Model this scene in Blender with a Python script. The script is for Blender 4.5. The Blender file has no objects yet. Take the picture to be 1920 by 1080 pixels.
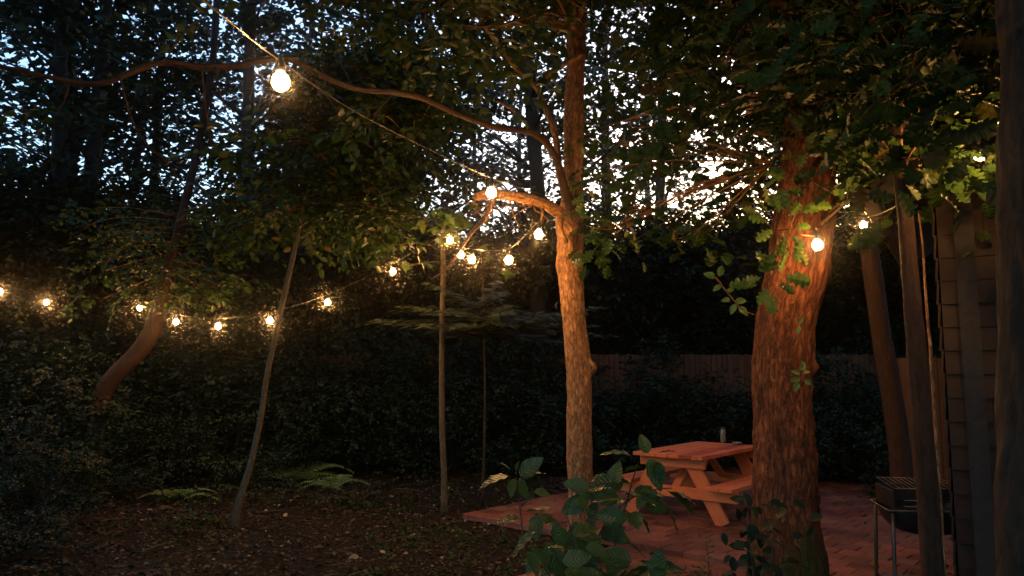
import bpy, math, random
import numpy as np
from mathutils import Vector, noise
R = math.radians
rng = np.random.default_rng(7)
random.seed(7)
S = bpy.context.scene
C = S.collection

# ------------------------------------------------------------------ camera, sky, sun, exposure
CAMZ, PITCH, FPX = 1.6, R(6.3), 1400.0
cd = bpy.data.cameras.new('camera'); cam = bpy.data.objects.new('camera', cd); C.objects.link(cam)
cam.location = (0, 0, CAMZ); cam.rotation_euler = (R(90) + PITCH, 0, 0)
cd.sensor_width = 36; cd.lens = FPX / 1920 * 36; cd.clip_start = 0.05; cd.clip_end = 1500
S.camera = cam
SUN_EL, SUN_AZ = R(3.0), R(24)          # the last light of dusk, low behind the wood
w = bpy.data.worlds.new('World'); S.world = w; w.use_nodes = True
nt = w.node_tree; nt.nodes.clear()
sky = nt.nodes.new('ShaderNodeTexSky'); sky.sky_type = 'NISHITA'; sky.sun_disc = False
sky.sun_elevation = SUN_EL; sky.sun_rotation = SUN_AZ; sky.ozone_density = 2.6; sky.dust_density = 2.5
bg = nt.nodes.new('ShaderNodeBackground'); bg.inputs['Strength'].default_value = 0.15
wo = nt.nodes.new('ShaderNodeOutputWorld')
nt.links.new(sky.outputs[0], bg.inputs[0]); nt.links.new(bg.outputs[0], wo.inputs[0])
sl = bpy.data.lights.new('sun', 'SUN'); sl.energy = 0.02; sl.angle = R(8); sl.color = (1, .8, .65)
so = bpy.data.objects.new('sun', sl); C.objects.link(so)
so.rotation_euler = Vector((math.sin(SUN_AZ) * math.cos(SUN_EL), math.cos(SUN_AZ) * math.cos(SUN_EL), math.sin(SUN_EL))).to_track_quat('Z', 'Y').to_euler()
S.view_settings.view_transform = 'Standard'; S.view_settings.look = 'None'
S.view_settings.exposure = 3.4; S.view_settings.gamma = 1.0
S.view_settings.use_curve_mapping = False
S.render.engine = 'CYCLES'
cy = S.cycles
cy.use_denoising = True
cy.max_bounces = 5; cy.diffuse_bounces = 3; cy.glossy_bounces = 2; cy.transmission_bounces = 4; cy.transparent_max_bounces = 8
cy.volume_bounces = 0
cy.sample_clamp_indirect = .6
cy.use_light_tree = True
BULB = 74.0                            # emission of the lit bulbs
HALO_HAZE = 0.0025  # density of the haze added for the bulb halos

# ------------------------------------------------------------------ pixel rays of the reference frame -> real positions
cp, sp = math.cos(PITCH), math.sin(PITCH)
def P(px, py, Y):
    a = (px - 960) / FPX; b = (540 - py) / FPX
    d = Vector((a, cp - sp * b, sp + cp * b))
    return Vector((0, 0, CAMZ)) + d * (Y / d.y)
def G(px, py, z=0.0):
    a = (px - 960) / FPX; b = (540 - py) / FPX
    d = Vector((a, cp - sp * b, sp + cp * b))
    return Vector((0, 0, CAMZ)) + d * ((z - CAMZ) / d.z)

# ------------------------------------------------------------------ tagging helpers
def tag(o, label=None, cat=None, group=None, kind=None):
    if label: o['label'] = label
    if cat: o['category'] = cat
    if group: o['group'] = group
    if kind: o['kind'] = kind
    return o
PLACED = []
LAND = [(-90, 'by the left edge'), (85, 'below the second bulb from the left'), (230, 'beneath the curved tree'), (370, 'between the curved tree and the leaning sapling'), (500, 'behind the leaning sapling'), (640, 'left of the straight sapling'), (830, 'behind the straight sapling'), (960, 'right of the straight sapling'), (1090, 'behind the centre tree'), (1220, 'between the centre tree and the table'), (1350, 'behind the table'), (1480, 'behind the oak'), (1600, 'right of the oak'), (1720, 'behind the leaning dark trunk')]
ORD = ['', ', second in depth', ', third in depth', ', fourth in depth', ', fifth in depth', ', sixth in depth', ', seventh in depth', ', eighth in depth']
def place_labels():
    by = {}
    for o, short in PLACED:
        x, y = o.location.x, o.location.y
        px = 960 + FPX * x / max(y, .5)
        if y < 2 or px < -160 or px > 1900: continue
        l = min(LAND, key=lambda t: abs(t[0] - px))[1]
        by.setdefault((short, l), []).append(o)
    for (short, l), os_ in by.items():
        os_.sort(key=lambda o: o.location.y)
        for i, o in enumerate(os_): o['label'] = short + ' ' + l + (ORD[min(i, 7)] if i else (', nearest of them' if len(os_) > 1 else ''))
def empty(name, loc, label, cat, group=None, rz=0.0):
    o = bpy.data.objects.new(name, None); C.objects.link(o)
    o.location = loc; o.rotation_euler = (0, 0, rz); o.empty_display_size = .2
    bpy.context.view_layer.update()
    return tag(o, label, cat, group)
def link(name, me, mat, parent=None, world=True):
    o = bpy.data.objects.new(name, me); C.objects.link(o)
    if mat is not None and not me.materials: me.materials.append(mat)
    if parent is not None:
        o.parent = parent
        if world:                       # geometry given in world coordinates: keep it there
            inv = (parent.matrix_world).inverted()
            o.matrix_parent_inverse = inv
    return o
def copy_tree(o, parent=None):
    c = o.copy(); C.objects.link(c)
    if parent is not None: c.parent = parent
    for ch in o.children: copy_tree(ch, c)
    return c

# ------------------------------------------------------------------ materials
def newmat(name):
    m = bpy.data.materials.new(name); m.use_nodes = True
    nt = m.node_tree; nt.nodes.clear()
    out = nt.nodes.new('ShaderNodeOutputMaterial')
    return m, nt, out
def N(nt, typ, **kw):
    n = nt.nodes.new(typ)
    for k, v in kw.items():
        if k in n.inputs: n.inputs[k].default_value = v
        else: setattr(n, k, v)
    return n
def ramp(nt, src, stops):
    r = nt.nodes.new('ShaderNodeValToRGB'); cr = r.color_ramp
    while len(cr.elements) < len(stops): cr.elements.new(.5)
    for e, (p, c) in zip(cr.elements, stops):
        e.position = p; e.color = (*c, 1)
    nt.links.new(src, r.inputs[0]); return r
def leaf_mat(name, stops, rough=.45, trans=.3, spec=.4):
    m, nt, out = newmat(name)
    g = N(nt, 'ShaderNodeNewGeometry')
    r = ramp(nt, g.outputs['Random Per Island'], stops)
    tc = N(nt, 'ShaderNodeTexCoord'); nz = N(nt, 'ShaderNodeTexNoise', Scale=9.0, Detail=3.0)
    nt.links.new(tc.outputs['Object'], nz.inputs['Vector'])
    hsv = N(nt, 'ShaderNodeHueSaturation')
    mr = N(nt, 'ShaderNodeMapRange'); mr.inputs['To Min'].default_value = .7; mr.inputs['To Max'].default_value = 1.35
    nt.links.new(nz.outputs[0], mr.inputs[0]); nt.links.new(mr.outputs[0], hsv.inputs['Value']); nt.links.new(r.outputs[0], hsv.inputs['Color'])
    p = N(nt, 'ShaderNodeBsdfPrincipled', Roughness=rough); p.inputs['Specular IOR Level'].default_value = spec
    t = N(nt, 'ShaderNodeBsdfTranslucent')
    mx = N(nt, 'ShaderNodeMixShader'); mx.inputs[0].default_value = trans
    nt.links.new(hsv.outputs[0], p.inputs['Base Color']); nt.links.new(hsv.outputs[0], t.inputs['Color'])
    nt.links.new(p.outputs[0], mx.inputs[1]); nt.links.new(t.outputs[0], mx.inputs[2]); nt.links.new(mx.outputs[0], out.inputs[0])
    return m
def bark_mat(name, stops, scale=1.0, bump=.5, moss=None, dist=.012, crack=.10, warp=.03):
    m, nt, out = newmat(name)
    at = N(nt, 'ShaderNodeAttribute', attribute_name='barkco')
    mp = N(nt, 'ShaderNodeMapping'); mp.inputs['Scale'].default_value = (60 * scale, 60 * scale, 20 * scale)
    nt.links.new(at.outputs['Vector'], mp.inputs['Vector'])
    n1 = N(nt, 'ShaderNodeTexNoise', Scale=1.0, Detail=8.0, Roughness=.78, Distortion=.9)
    nt.links.new(mp.outputs[0], n1.inputs['Vector'])
    mp2 = N(nt, 'ShaderNodeMapping'); mp2.inputs['Scale'].default_value = (11 * scale, 11 * scale, 5.0 * scale)
    nt.links.new(at.outputs['Vector'], mp2.inputs['Vector'])
    n2 = N(nt, 'ShaderNodeTexNoise', Scale=1.0, Detail=4.0); nt.links.new(mp2.outputs[0], n2.inputs['Vector'])
    vo = N(nt, 'ShaderNodeTexVoronoi', feature='DISTANCE_TO_EDGE', Scale=1.0)
    mp3 = N(nt, 'ShaderNodeMapping'); mp3.inputs['Scale'].default_value = (34 * scale, 34 * scale, 10 * scale)
    dn = N(nt, 'ShaderNodeVectorMath', operation='ADD'); sc = N(nt, 'ShaderNodeVectorMath', operation='SCALE'); sc.inputs['Scale'].default_value = warp
    nt.links.new(n1.outputs['Color'], sc.inputs[0]); nt.links.new(at.outputs['Vector'], dn.inputs[0]); nt.links.new(sc.outputs[0], dn.inputs[1])
    nt.links.new(dn.outputs[0], mp3.inputs['Vector']); nt.links.new(mp3.outputs[0], vo.inputs['Vector'])
    crk = N(nt, 'ShaderNodeMapRange'); crk.inputs['From Max'].default_value = .3; nt.links.new(vo.outputs['Distance'], crk.inputs[0])
    mul = N(nt, 'ShaderNodeMath', operation='MULTIPLY_ADD'); mul.inputs[1].default_value = crack
    nt.links.new(crk.outputs[0], mul.inputs[0]); nt.links.new(n1.outputs[0], mul.inputs[2])
    r = ramp(nt, mul.outputs[0], stops)
    col = r.outputs[0]
    blot = N(nt, 'ShaderNodeMix', data_type='RGBA', blend_type='MULTIPLY'); blot.inputs[0].default_value = .6
    br = ramp(nt, n2.outputs[0], [(.3, (.5, .5, .46)), (.6, (1.0, .97, .9)), (.75, (1.3, 1.3, 1.2))])
    nt.links.new(col, blot.inputs[6]); nt.links.new(br.outputs[0], blot.inputs[7]); col = blot.outputs[2]
    if moss:
        sx = N(nt, 'ShaderNodeSeparateXYZ'); nt.links.new(at.outputs['Vector'], sx.inputs[0])
        hr = N(nt, 'ShaderNodeMapRange'); hr.inputs['From Min'].default_value = moss[0]; hr.inputs['From Max'].default_value = moss[1]
        hr.inputs['To Min'].default_value = 1.0; hr.inputs['To Max'].default_value = .0
        nt.links.new(sx.outputs['Z'], hr.inputs[0])
        ad = N(nt, 'ShaderNodeMath', operation='ADD'); nt.links.new(hr.outputs[0], ad.inputs[0]); nt.links.new(n2.outputs[0], ad.inputs[1])
        st = N(nt, 'ShaderNodeMapRange'); st.inputs['From Min'].default_value = .75; st.inputs['From Max'].default_value = 1.05; nt.links.new(ad.outputs[0], st.inputs[0])
        mm = N(nt, 'ShaderNodeMix', data_type='RGBA'); mm.inputs[7].default_value = (.035, .045, .014, 1)
        nt.links.new(st.outputs[0], mm.inputs[0]); nt.links.new(col, mm.inputs[6]); col = mm.outputs[2]
    p = N(nt, 'ShaderNodeBsdfPrincipled', Roughness=.8); p.inputs['Specular IOR Level'].default_value = .25
    b = N(nt, 'ShaderNodeBump', Strength=bump, Distance=dist); nt.links.new(mul.outputs[0], b.inputs['Height'])
    nt.links.new(b.outputs[0], p.inputs['Normal']); nt.links.new(col, p.inputs['Base Color'])
    nt.links.new(p.outputs[0], out.inputs[0])
    return m
def plain(name, col, rough=.5, metal=0.0, spec=.5, noise_amt=.25, nscale=12.0, bump=.0):
    m, nt, out = newmat(name)
    tc = N(nt, 'ShaderNodeTexCoord'); nz = N(nt, 'ShaderNodeTexNoise', Scale=nscale, Detail=6.0)
    nt.links.new(tc.outputs['Object'], nz.inputs['Vector'])
    c0 = tuple(c * (1 - noise_amt) for c in col); c1 = tuple(min(1, c * (1 + noise_amt)) for c in col)
    r = ramp(nt, nz.outputs[0], [(.3, c0), (.7, c1)])
    p = N(nt, 'ShaderNodeBsdfPrincipled', Roughness=rough, Metallic=metal); p.inputs['Specular IOR Level'].default_value = spec
    nt.links.new(r.outputs[0], p.inputs['Base Color'])
    if bump:
        b = N(nt, 'ShaderNodeBump', Strength=bump, Distance=.004); nt.links.new(nz.outputs[0], b.inputs['Height']); nt.links.new(b.outputs[0], p.inputs['Normal'])
    nt.links.new(p.outputs[0], out.inputs[0]); return m
def wood_mat(name, stops, axis=0, grain=60.0, rough=.55):
    """boards: grain along local X of each board, tone per board"""
    m, nt, out = newmat(name)
    at = N(nt, 'ShaderNodeAttribute', attribute_name='woodco')
    mp = N(nt, 'ShaderNodeMapping'); mp.inputs['Scale'].default_value = (2.0, grain, grain)
    nt.links.new(at.outputs['Vector'], mp.inputs['Vector'])
    nz = N(nt, 'ShaderNodeTexNoise', Scale=1.0, Detail=7.0, Roughness=.7, Distortion=.8); nt.links.new(mp.outputs[0], nz.inputs['Vector'])
    n2 = N(nt, 'ShaderNodeTexNoise', Scale=3.0, Detail=4.0); nt.links.new(at.outputs['Vector'], n2.inputs['Vector'])
    g = N(nt, 'ShaderNodeNewGeometry')
    a = N(nt, 'ShaderNodeMath', operation='MULTIPLY_ADD'); a.inputs[1].default_value = .35
    nt.links.new(g.outputs['Random Per Island'], a.inputs[0]); nt.links.new(nz.outputs[0], a.inputs[2])
    b2 = N(nt, 'ShaderNodeMath', operation='MULTIPLY_ADD'); b2.inputs[1].default_value = .55
    nt.links.new(n2.outputs[0], b2.inputs[0]); nt.links.new(a.outputs[0], b2.inputs[2])
    r = ramp(nt, b2.outputs[0], stops)
    p = N(nt, 'ShaderNodeBsdfPrincipled', Roughness=rough); p.inputs['Specular IOR Level'].default_value = .35
    bb = N(nt, 'ShaderNodeBump', Strength=.35, Distance=.003); nt.links.new(nz.outputs[0], bb.inputs['Height'])
    nt.links.new(bb.outputs[0], p.inputs['Normal']); nt.links.new(r.outputs[0], p.inputs['Base Color']); nt.links.new(p.outputs[0], out.inputs[0])
    return m

M = {}
M['bark'] = bark_mat('bark', [(.36, (.03, .014, .007)), (.50, (.16, .08, .036)), (.62, (.34, .18, .085)), (.76, (.6, .40, .22))], 1.0, 1.0)
M['oakbark'] = bark_mat('oak_bark', [(.36, (.014, .006, .004)), (.50, (.085, .028, .014)), (.63, (.23, .08, .034)), (.78, (.42, .19, .09))], .8, 1.0, moss=(-.1, 1.0), dist=.035, crack=.13, warp=.07)
M['darkbark'] = bark_mat('dark_bark', [(.35, (.012, .009, .007)), (.8, (.05, .037, .027))], .5, .8)
M['greybark'] = bark_mat('grey_bark', [(.3, (.03, .022, .014)), (.8, (.14, .11, .065))], .9, .5)
M['redbark'] = bark_mat('red_bark', [(.38, (.013, .007, .005)), (.8, (.075, .036, .021))], .8, .8)
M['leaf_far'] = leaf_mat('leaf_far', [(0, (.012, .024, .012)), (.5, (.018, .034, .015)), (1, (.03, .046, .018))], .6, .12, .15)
M['leaf_near'] = leaf_mat('leaf_near', [(0, (.012, .03, .007)), (.5, (.017, .042, .008)), (.9, (.026, .055, .011)), (1, (.06, .045, .012))], .5, .25, .2)  # crown leaves; their dimness beyond the bulbs is put into the colour
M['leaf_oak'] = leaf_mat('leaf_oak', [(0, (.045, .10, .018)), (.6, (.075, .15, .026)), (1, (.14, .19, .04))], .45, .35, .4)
M['leaf_big'] = leaf_mat('leaf_big', [(0, (.055, .10, .025)), (.6, (.075, .13, .03)), (1, (.11, .15, .045))], .4, .3, .45)
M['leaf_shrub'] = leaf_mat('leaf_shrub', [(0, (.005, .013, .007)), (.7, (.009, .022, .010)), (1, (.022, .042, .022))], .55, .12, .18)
M['needle'] = leaf_mat('needle', [(0, (.025, .045, .02)), (1, (.06, .085, .04))], .5, .2, .3)
M['needle_dark'] = leaf_mat('needle_dark', [(0, (.012, .026, .009)), (1, (.026, .045, .016))], .6, .15, .15)
M['fern'] = leaf_mat('fern', [(0, (.10, .19, .07)), (1, (.18, .29, .12))], .5, .3, .35)
M['litter'] = leaf_mat('litter', [(0, (.012, .009, .006)), (.6, (.035, .023, .015)), (.93, (.08, .055, .034)), (1, (.28, .22, .15))], .7, .05, .2)
M['table'] = wood_mat('table_wood', [(.48, (.045, .007, .003)), (.68, (.20, .034, .010)), (.84, (.36, .065, .017)), (1.02, (.52, .14, .04))], grain=34)
M['fence'] = wood_mat('fence_wood', [(.35, (.022, .011, .006)), (1.0, (.085, .042, .022))], grain=40, rough=.8)
M['siding'] = wood_mat('siding_wood', [(.35, (.004, .003, .0028)), (1.0, (.022, .013, .010))], grain=30, rough=.75)
M['metal'] = plain('steel', (.10, .09, .08), .5, .9, noise_amt=.1)
M['bulbcap'] = plain('bulb_cap', (.05, .035, .02), .5)
M['blackmetal'] = plain('black_metal', (.02, .02, .02), .45, .3)
M['black'] = plain('black_plastic', (.015, .013, .012), .5)
M['cable'] = plain('cable', (.016, .012, .009), .45)
M['strap'] = plain('strap', (.3, .2, .12), .6)
M['shingle'] = plain('shingle', (.04, .035, .033), .9, noise_amt=.5, nscale=40, bump=.6)
M['trim'] = plain('trim', (.014, .010, .008), .8, noise_amt=.5, nscale=30, bump=.5)

m, nt_, out_ = newmat('lit_bulb')
em = N(nt_, 'ShaderNodeEmission', Strength=BULB); em.inputs['Color'].default_value = (1.0, .47, .14, 1)
nt_.links.new(em.outputs[0], out_.inputs[0]); M['bulb'] = m
m.cycles.emission_sampling = 'FRONT'

# forest floor
m, nt_, out_ = newmat('forest_floor')
tc = N(nt_, 'ShaderNodeTexCoord')
na = N(nt_, 'ShaderNodeTexNoise', Scale=.9, Detail=6.0); nb = N(nt_, 'ShaderNodeTexNoise', Scale=22.0, Detail=8.0, Roughness=.7); nc = N(nt_, 'ShaderNodeTexVoronoi', Scale=45.0)
for n_ in (na, nb, nc): nt_.links.new(tc.outputs['Object'], n_.inputs['Vector'])
r1 = ramp(nt_, nb.outputs[0], [(.35, (.008, .007, .005)), (.55, (.024, .018, .012)), (.72, (.065, .048, .032))])
r2 = ramp(nt_, nb.outputs[0], [(.3, (.008, .011, .005)), (.7, (.024, .028, .011))])
mk = N(nt_, 'ShaderNodeMapRange'); mk.inputs['From Min'].default_value = .5; mk.inputs['From Max'].default_value = .66; nt_.links.new(na.outputs[0], mk.inputs[0])
mx = N(nt_, 'ShaderNodeMix', data_type='RGBA'); nt_.links.new(mk.outputs[0], mx.inputs[0]); nt_.links.new(r1.outputs[0], mx.inputs[6]); nt_.links.new(r2.outputs[0], mx.inputs[7])
p_ = N(nt_, 'ShaderNodeBsdfPrincipled', Roughness=.95); p_.inputs['Specular IOR Level'].default_value = .1
nt_.links.new(mx.outputs[2], p_.inputs['Base Color'])
b_ = N(nt_, 'ShaderNodeBump', Strength=.9, Distance=.03); ad_ = N(nt_, 'ShaderNodeMath', operation='ADD')
nt_.links.new(nb.outputs[0], ad_.inputs[0]); nt_.links.new(nc.outputs['Distance'], ad_.inputs[1]); nt_.links.new(ad_.outputs[0], b_.inputs['Height']); nt_.links.new(b_.outputs[0], p_.inputs['Normal'])
nt_.links.new(p_.outputs[0], out_.inputs[0]); M['ground'] = m
# paving
m, nt_, out_ = newmat('paving')
g_ = N(nt_, 'ShaderNodeNewGeometry'); tc = N(nt_, 'ShaderNodeTexCoord')
nb = N(nt_, 'ShaderNodeTexNoise', Scale=30.0, Detail=8.0, Roughness=.7); nc = N(nt_, 'ShaderNodeTexNoise', Scale=1.6, Detail=5.0)
for n_ in (nb, nc): nt_.links.new(tc.outputs['Object'], n_.inputs['Vector'])
r1 = ramp(nt_, g_.outputs['Random Per Island'], [(0, (.13, .045, .03)), (.4, (.19, .07, .045)), (.7, (.25, .09, .06)), (1, (.2, .1, .075))])
r2 = ramp(nt_, nb.outputs[0], [(.3, (.55, .5, .48)), (.6, (1, 1, 1))]); r3 = ramp(nt_, nc.outputs[0], [(.35, (.45, .45, .42)), (.6, (1, 1, 1))])
x1 = N(nt_, 'ShaderNodeMix', data_type='RGBA', blend_type='MULTIPLY'); x1.inputs[0].default_value = 1; x2 = N(nt_, 'ShaderNodeMix', data_type='RGBA', blend_type='MULTIPLY'); x2.inputs[0].default_value = 1
nt_.links.new(r1.outputs[0], x1.inputs[6]); nt_.links.new(r2.outputs[0], x1.inputs[7]); nt_.links.new(x1.outputs[2], x2.inputs[6]); nt_.links.new(r3.outputs[0], x2.inputs[7])
p_ = N(nt_, 'ShaderNodeBsdfPrincipled', Roughness=.75); p_.inputs['Specular IOR Level'].default_value = .3
nt_.links.new(x2.outputs[2], p_.inputs['Base Color'])
b_ = N(nt_, 'ShaderNodeBump', Strength=.6, Distance=.004); nt_.links.new(nb.outputs[0], b_.inputs['Height']); nt_.links.new(b_.outputs[0], p_.inputs['Normal'])
nt_.links.new(p_.outputs[0], out_.inputs[0]); M['paving'] = m

# ------------------------------------------------------------------ mesh builders
def np_mesh(name, V, F, smooth=False, attrs=None):
    """V (n,3); F (m,k) uniform or a list of arrays of differing k"""
    if not isinstance(F, list): F = [F]
    F = [f for f in F if len(f)]
    me = bpy.data.meshes.new(name)
    me.vertices.add(len(V)); me.vertices.foreach_set('co', np.asarray(V, np.float32).ravel())
    tot = sum(f.size for f in F); npoly = sum(len(f) for f in F)
    me.loops.add(tot); me.polygons.add(npoly)
    me.loops.foreach_set('vertex_index', np.concatenate([f.ravel() for f in F]).astype(np.int32))
    st = np.concatenate([np.full(len(f), f.shape[1]) for f in F]); start = np.concatenate([[0], np.cumsum(st)[:-1]])
    me.polygons.foreach_set('loop_start', start.astype(np.int32))
    me.polygons.foreach_set('use_smooth', np.full(npoly, bool(smooth)))
    for k, a in (attrs or {}).items():
        at = me.attributes.new(k, 'FLOAT_VECTOR', 'POINT'); at.data.foreach_set('vector', np.asarray(a, np.float32).ravel())
    me.update(); me.validate()
    return me
class Geo:
    """collects tubes or boards, then becomes ONE mesh"""
    def __init__(s): s.V = []; s.F3 = []; s.F4 = []; s.A = []; s.n = 0
    def add(s, V, F4=None, F3=None, A=None):
        V = np.asarray(V, float)
        if F4 is not None and len(F4): s.F4.append(np.asarray(F4) + s.n)
        if F3 is not None and len(F3): s.F3.append(np.asarray(F3) + s.n)
        s.V.append(V); s.A.append(V if A is None else np.asarray(A, float)); s.n += len(V)
    def mesh(s, name, smooth=False, attr=None):
        F = []
        if s.F4: F.append(np.concatenate(s.F4))
        if s.F3: F.append(np.concatenate(s.F3))
        return np_mesh(name, np.concatenate(s.V), F, smooth, {attr: np.concatenate(s.A)} if attr else None)
def spline(pts, rad, ds):
    pts = [Vector(p) for p in pts]; n = len(pts)
    out = []; rr = []
    for i in range(n - 1):
        p0 = pts[max(i - 1, 0)]; p1 = pts[i]; p2 = pts[i + 1]; p3 = pts[min(i + 2, n - 1)]
        k = max(1, int((p2 - p1).length / ds))
        for j in range(k):
            t = j / k
            out.append(.5 * ((2 * p1) + (p2 - p0) * t + (2 * p0 - 5 * p1 + 4 * p2 - p3) * t * t + (3 * p1 - p0 - 3 * p2 + p3) * t ** 3))
            rr.append(rad[i] * (1 - t) + rad[i + 1] * t)
    out.append(pts[-1]); rr.append(rad[-1])
    return out, rr
def tube(g, pts, rad, ns=8, ds=.1, amp=0.0, freq=18.0, ell=1.0, cap=True, seed=0.0, bumps=()):
    c, r = spline(pts, rad, ds)
    n = len(c); L = 0; V = np.zeros((n, ns, 3)); A = np.zeros((n, ns, 3))
    ref = Vector((0, 1, 0)) if abs((c[-1] - c[0]).normalized().y) < .9 else Vector((1, 0, 0))
    ang = [2 * math.pi * k / ns for k in range(ns)]
    for i in range(n):
        t = (c[min(i + 1, n - 1)] - c[max(i - 1, 0)]).normalized()
        x = (ref - t * ref.dot(t)).normalized(); ref = x; y = t.cross(x)
        if i: L += (c[i] - c[i - 1]).length
        for k in range(ns):
            ca, sa = math.cos(ang[k]), math.sin(ang[k])
            rr = r[i]
            if amp:
                q = Vector((ca * r[i] * freq + seed, sa * r[i] * freq, L * freq * .22))
                rr += amp * (noise.noise(q) * .9 + abs(noise.noise(q * 2.7)) * .8 - .35)
                rr += amp * 1.6 * noise.noise(Vector((ca * 1.3 + seed, sa * 1.3, L * 2.2)))
            d = x * ca + y * sa
            pt = c[i] + d * rr
            for (bc, br, ba) in bumps:
                dd = (pt - bc).length / br
                if dd < 1: pt = pt + d * ba * (1 - dd * dd) ** 2
            V[i, k] = pt; A[i, k] = (ca * r[i], sa * r[i], L)
    idx = np.arange(n * ns).reshape(n, ns)
    a = idx[:-1]; b = idx[1:]
    F = np.stack([a, np.roll(a, -1, 1), np.roll(b, -1, 1), b], -1).reshape(-1, 4)
    V = V.reshape(-1, 3); A = A.reshape(-1, 3)
    F3 = []
    if cap:
        V = np.vstack([V, c[0], c[-1]]); A = np.vstack([A, A[0] * 0, A[-1]])
        for k in range(ns):
            F3.append((n * ns, (k + 1) % ns, k)); F3.append((n * ns + 1, (n - 1) * ns + k, (n - 1) * ns + (k + 1) % ns))
    g.add(V, F, F3, A)
def board(g, c, ax, ay, az, L, W, T, jit=0):
    """box centred at c with half extents along unit axes; woodco = local coords + random offset"""
    c, ax, ay, az = map(Vector, (c, ax, ay, az))
    off = Vector((random.random() * 9, random.random() * 9, random.random() * 9))
    b = min(.003, T * .2, W * .2)
    V = []; A = []
    F = [(0, 1, 3, 2), (4, 6, 7, 5), (0, 4, 5, 1), (2, 3, 7, 6), (0, 2, 6, 4), (1, 5, 7, 3)]
    for i in (-1, 1):
        for j in (-1, 1):
            for k in (-1, 1):
                l = Vector((i * L / 2, j * W / 2, k * T / 2)); V.append(c + ax * l.x + ay * l.y + az * l.z); A.append(l + off)
    g.add([tuple(v) for v in V], [tuple(reversed(f)) for f in F] if ax.cross(ay).dot(az) > 0 else F, None, [tuple(a) for a in A])
def bevel(o, wd=.003, seg=1):
    md = o.modifiers.new('bevel', 'BEVEL'); md.width = wd; md.segments = seg; md.limit_method = 'ANGLE'
    return o

# leaf templates: length along +x from 0 to 1, normal +z
def T_diamond():
    return np.array([(0, 0, 0), (.45, -.3, .04), (1, 0, -.05), (.45, .3, .04)], float), np.array([(0, 1, 2, 3)])
def T_strip(prof, curl=-.15, fold=.15, veins=0):
    V = []; F = []
    n = len(prof)
    for i, wd in enumerate(prof):
        t = i / (n - 1); z = curl * t * t * 1.0
        V += [(t, -wd, z + fold * wd), (t, 0, z), (t, wd, z + fold * wd)]
    for i in range(n - 1):
        a = i * 3; b = a + 3
        F += [(a, b, b + 1, a + 1), (a + 1, b + 1, b + 2, a + 2)]
    return np.array(V, float), np.array(F)
def T_oval(n=9, wmax=.29):
    return T_strip([max(.004, wmax * math.sin(math.pi * (i / (n - 1)) ** .8) ** .8) for i in range(n)], -.22, .25)
def T_oak():
    V = []; F = []
    pr = [(0, .01), (.08, .03), (.15, .12), (.2, .2), (.27, .2), (.3, .09), (.36, .2), (.42, .3), (.5, .3), (.53, .14), (.6, .26), (.67, .33), (.75, .28), (.77, .15), (.84, .2), (.9, .2), (.96, .1), (1.0, .02)]
    for t, wd in pr:
        z = -.2 * t * t
        V += [(t + .12 * wd, -wd, z + .2 * wd + .03 * math.sin(t * 30)), (t, 0, z), (t + .12 * wd, wd, z + .22 * wd - .03 * math.sin(t * 27))]
    for i in range(len(pr) - 1):
        a = i * 3; b = a + 3
        F += [(a, b, b + 1, a + 1), (a + 1, b + 1, b + 2, a + 2)]
    return np.array(V, float), np.array(F)
def T_maple():
    pts = []
    tips = [(-140, .42), (-75, .75), (0, 1.0), (75, .75), (140, .42)]
    ang = [(-165, .12)]
    for i, (a, r) in enumerate(tips):
        ang += [(a - 16, r * .62), (a - 8, r * .72), (a, r), (a + 8, r * .72), (a + 16, r * .62)]
        if i < 4: ang.append(((a + tips[i + 1][0]) / 2, .38))
    ang.append((165, .12))
    V = [(.35, 0, 0)]; F = []
    for a, r in ang:
        ra = math.radians(a); V.append((.35 + .62 * r * math.cos(ra), .62 * r * math.sin(ra), -.15 * r * r))
    for i in range(1, len(V) - 1): F.append((0, i, i + 1))
    return np.array(V, float), np.array(F)
def T_spray(n=9):
    """flat conifer spray of short needle twigs"""
    V = []; F = []
    for i in range(n):
        t = (i + .5) / n; ln = .42 * (1 - t) ** .7 + .06
        for s in (-1, 1):
            k = len(V); w_ = .028
            V += [(t, 0, -.08 * t), (t + ln * .55, s * ln * .8, -.08 * t - ln * .18), (t + ln * .55 + w_ * 2, s * (ln * .8 - w_), -.08 * t - ln * .2), (t + w_ * 2.4, 0, -.08 * t)]
            F.append((k, k + 1, k + 2, k + 3) if s < 0 else (k + 3, k + 2, k + 1, k))
    k = len(V); V += [(0, -.012, .004), (1, -.004, -.08), (1, .004, -.08), (0, .012, .004)]; F.append((k, k + 1, k + 2, k + 3))
    return np.array(V, float), np.array(F)
def T_frond(n=16):
    V = []; F = []
    for i in range(n):
        t = .08 + .92 * (i + .5) / n; ln = .24 * math.sin(math.pi * min(1, t * .9 + .12)) ** .8 + .02; z = .55 * t - .75 * t * t
        for s in (-1, 1):
            k = len(V); w_ = .024
            V += [(t, 0, z), (t + ln * .25, s * ln * .5, z - .01), (t + ln * .42, s * ln, z - .05), (t + ln * .3 + w_ * 1.5, s * ln * .5, z - .015), (t + w_ * 1.7, 0, z)]
            f = (k, k + 1, k + 2, k + 3, k + 4)
            F.append(f if s < 0 else f[::-1])
    return np.array(V, float), np.array(F)
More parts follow.
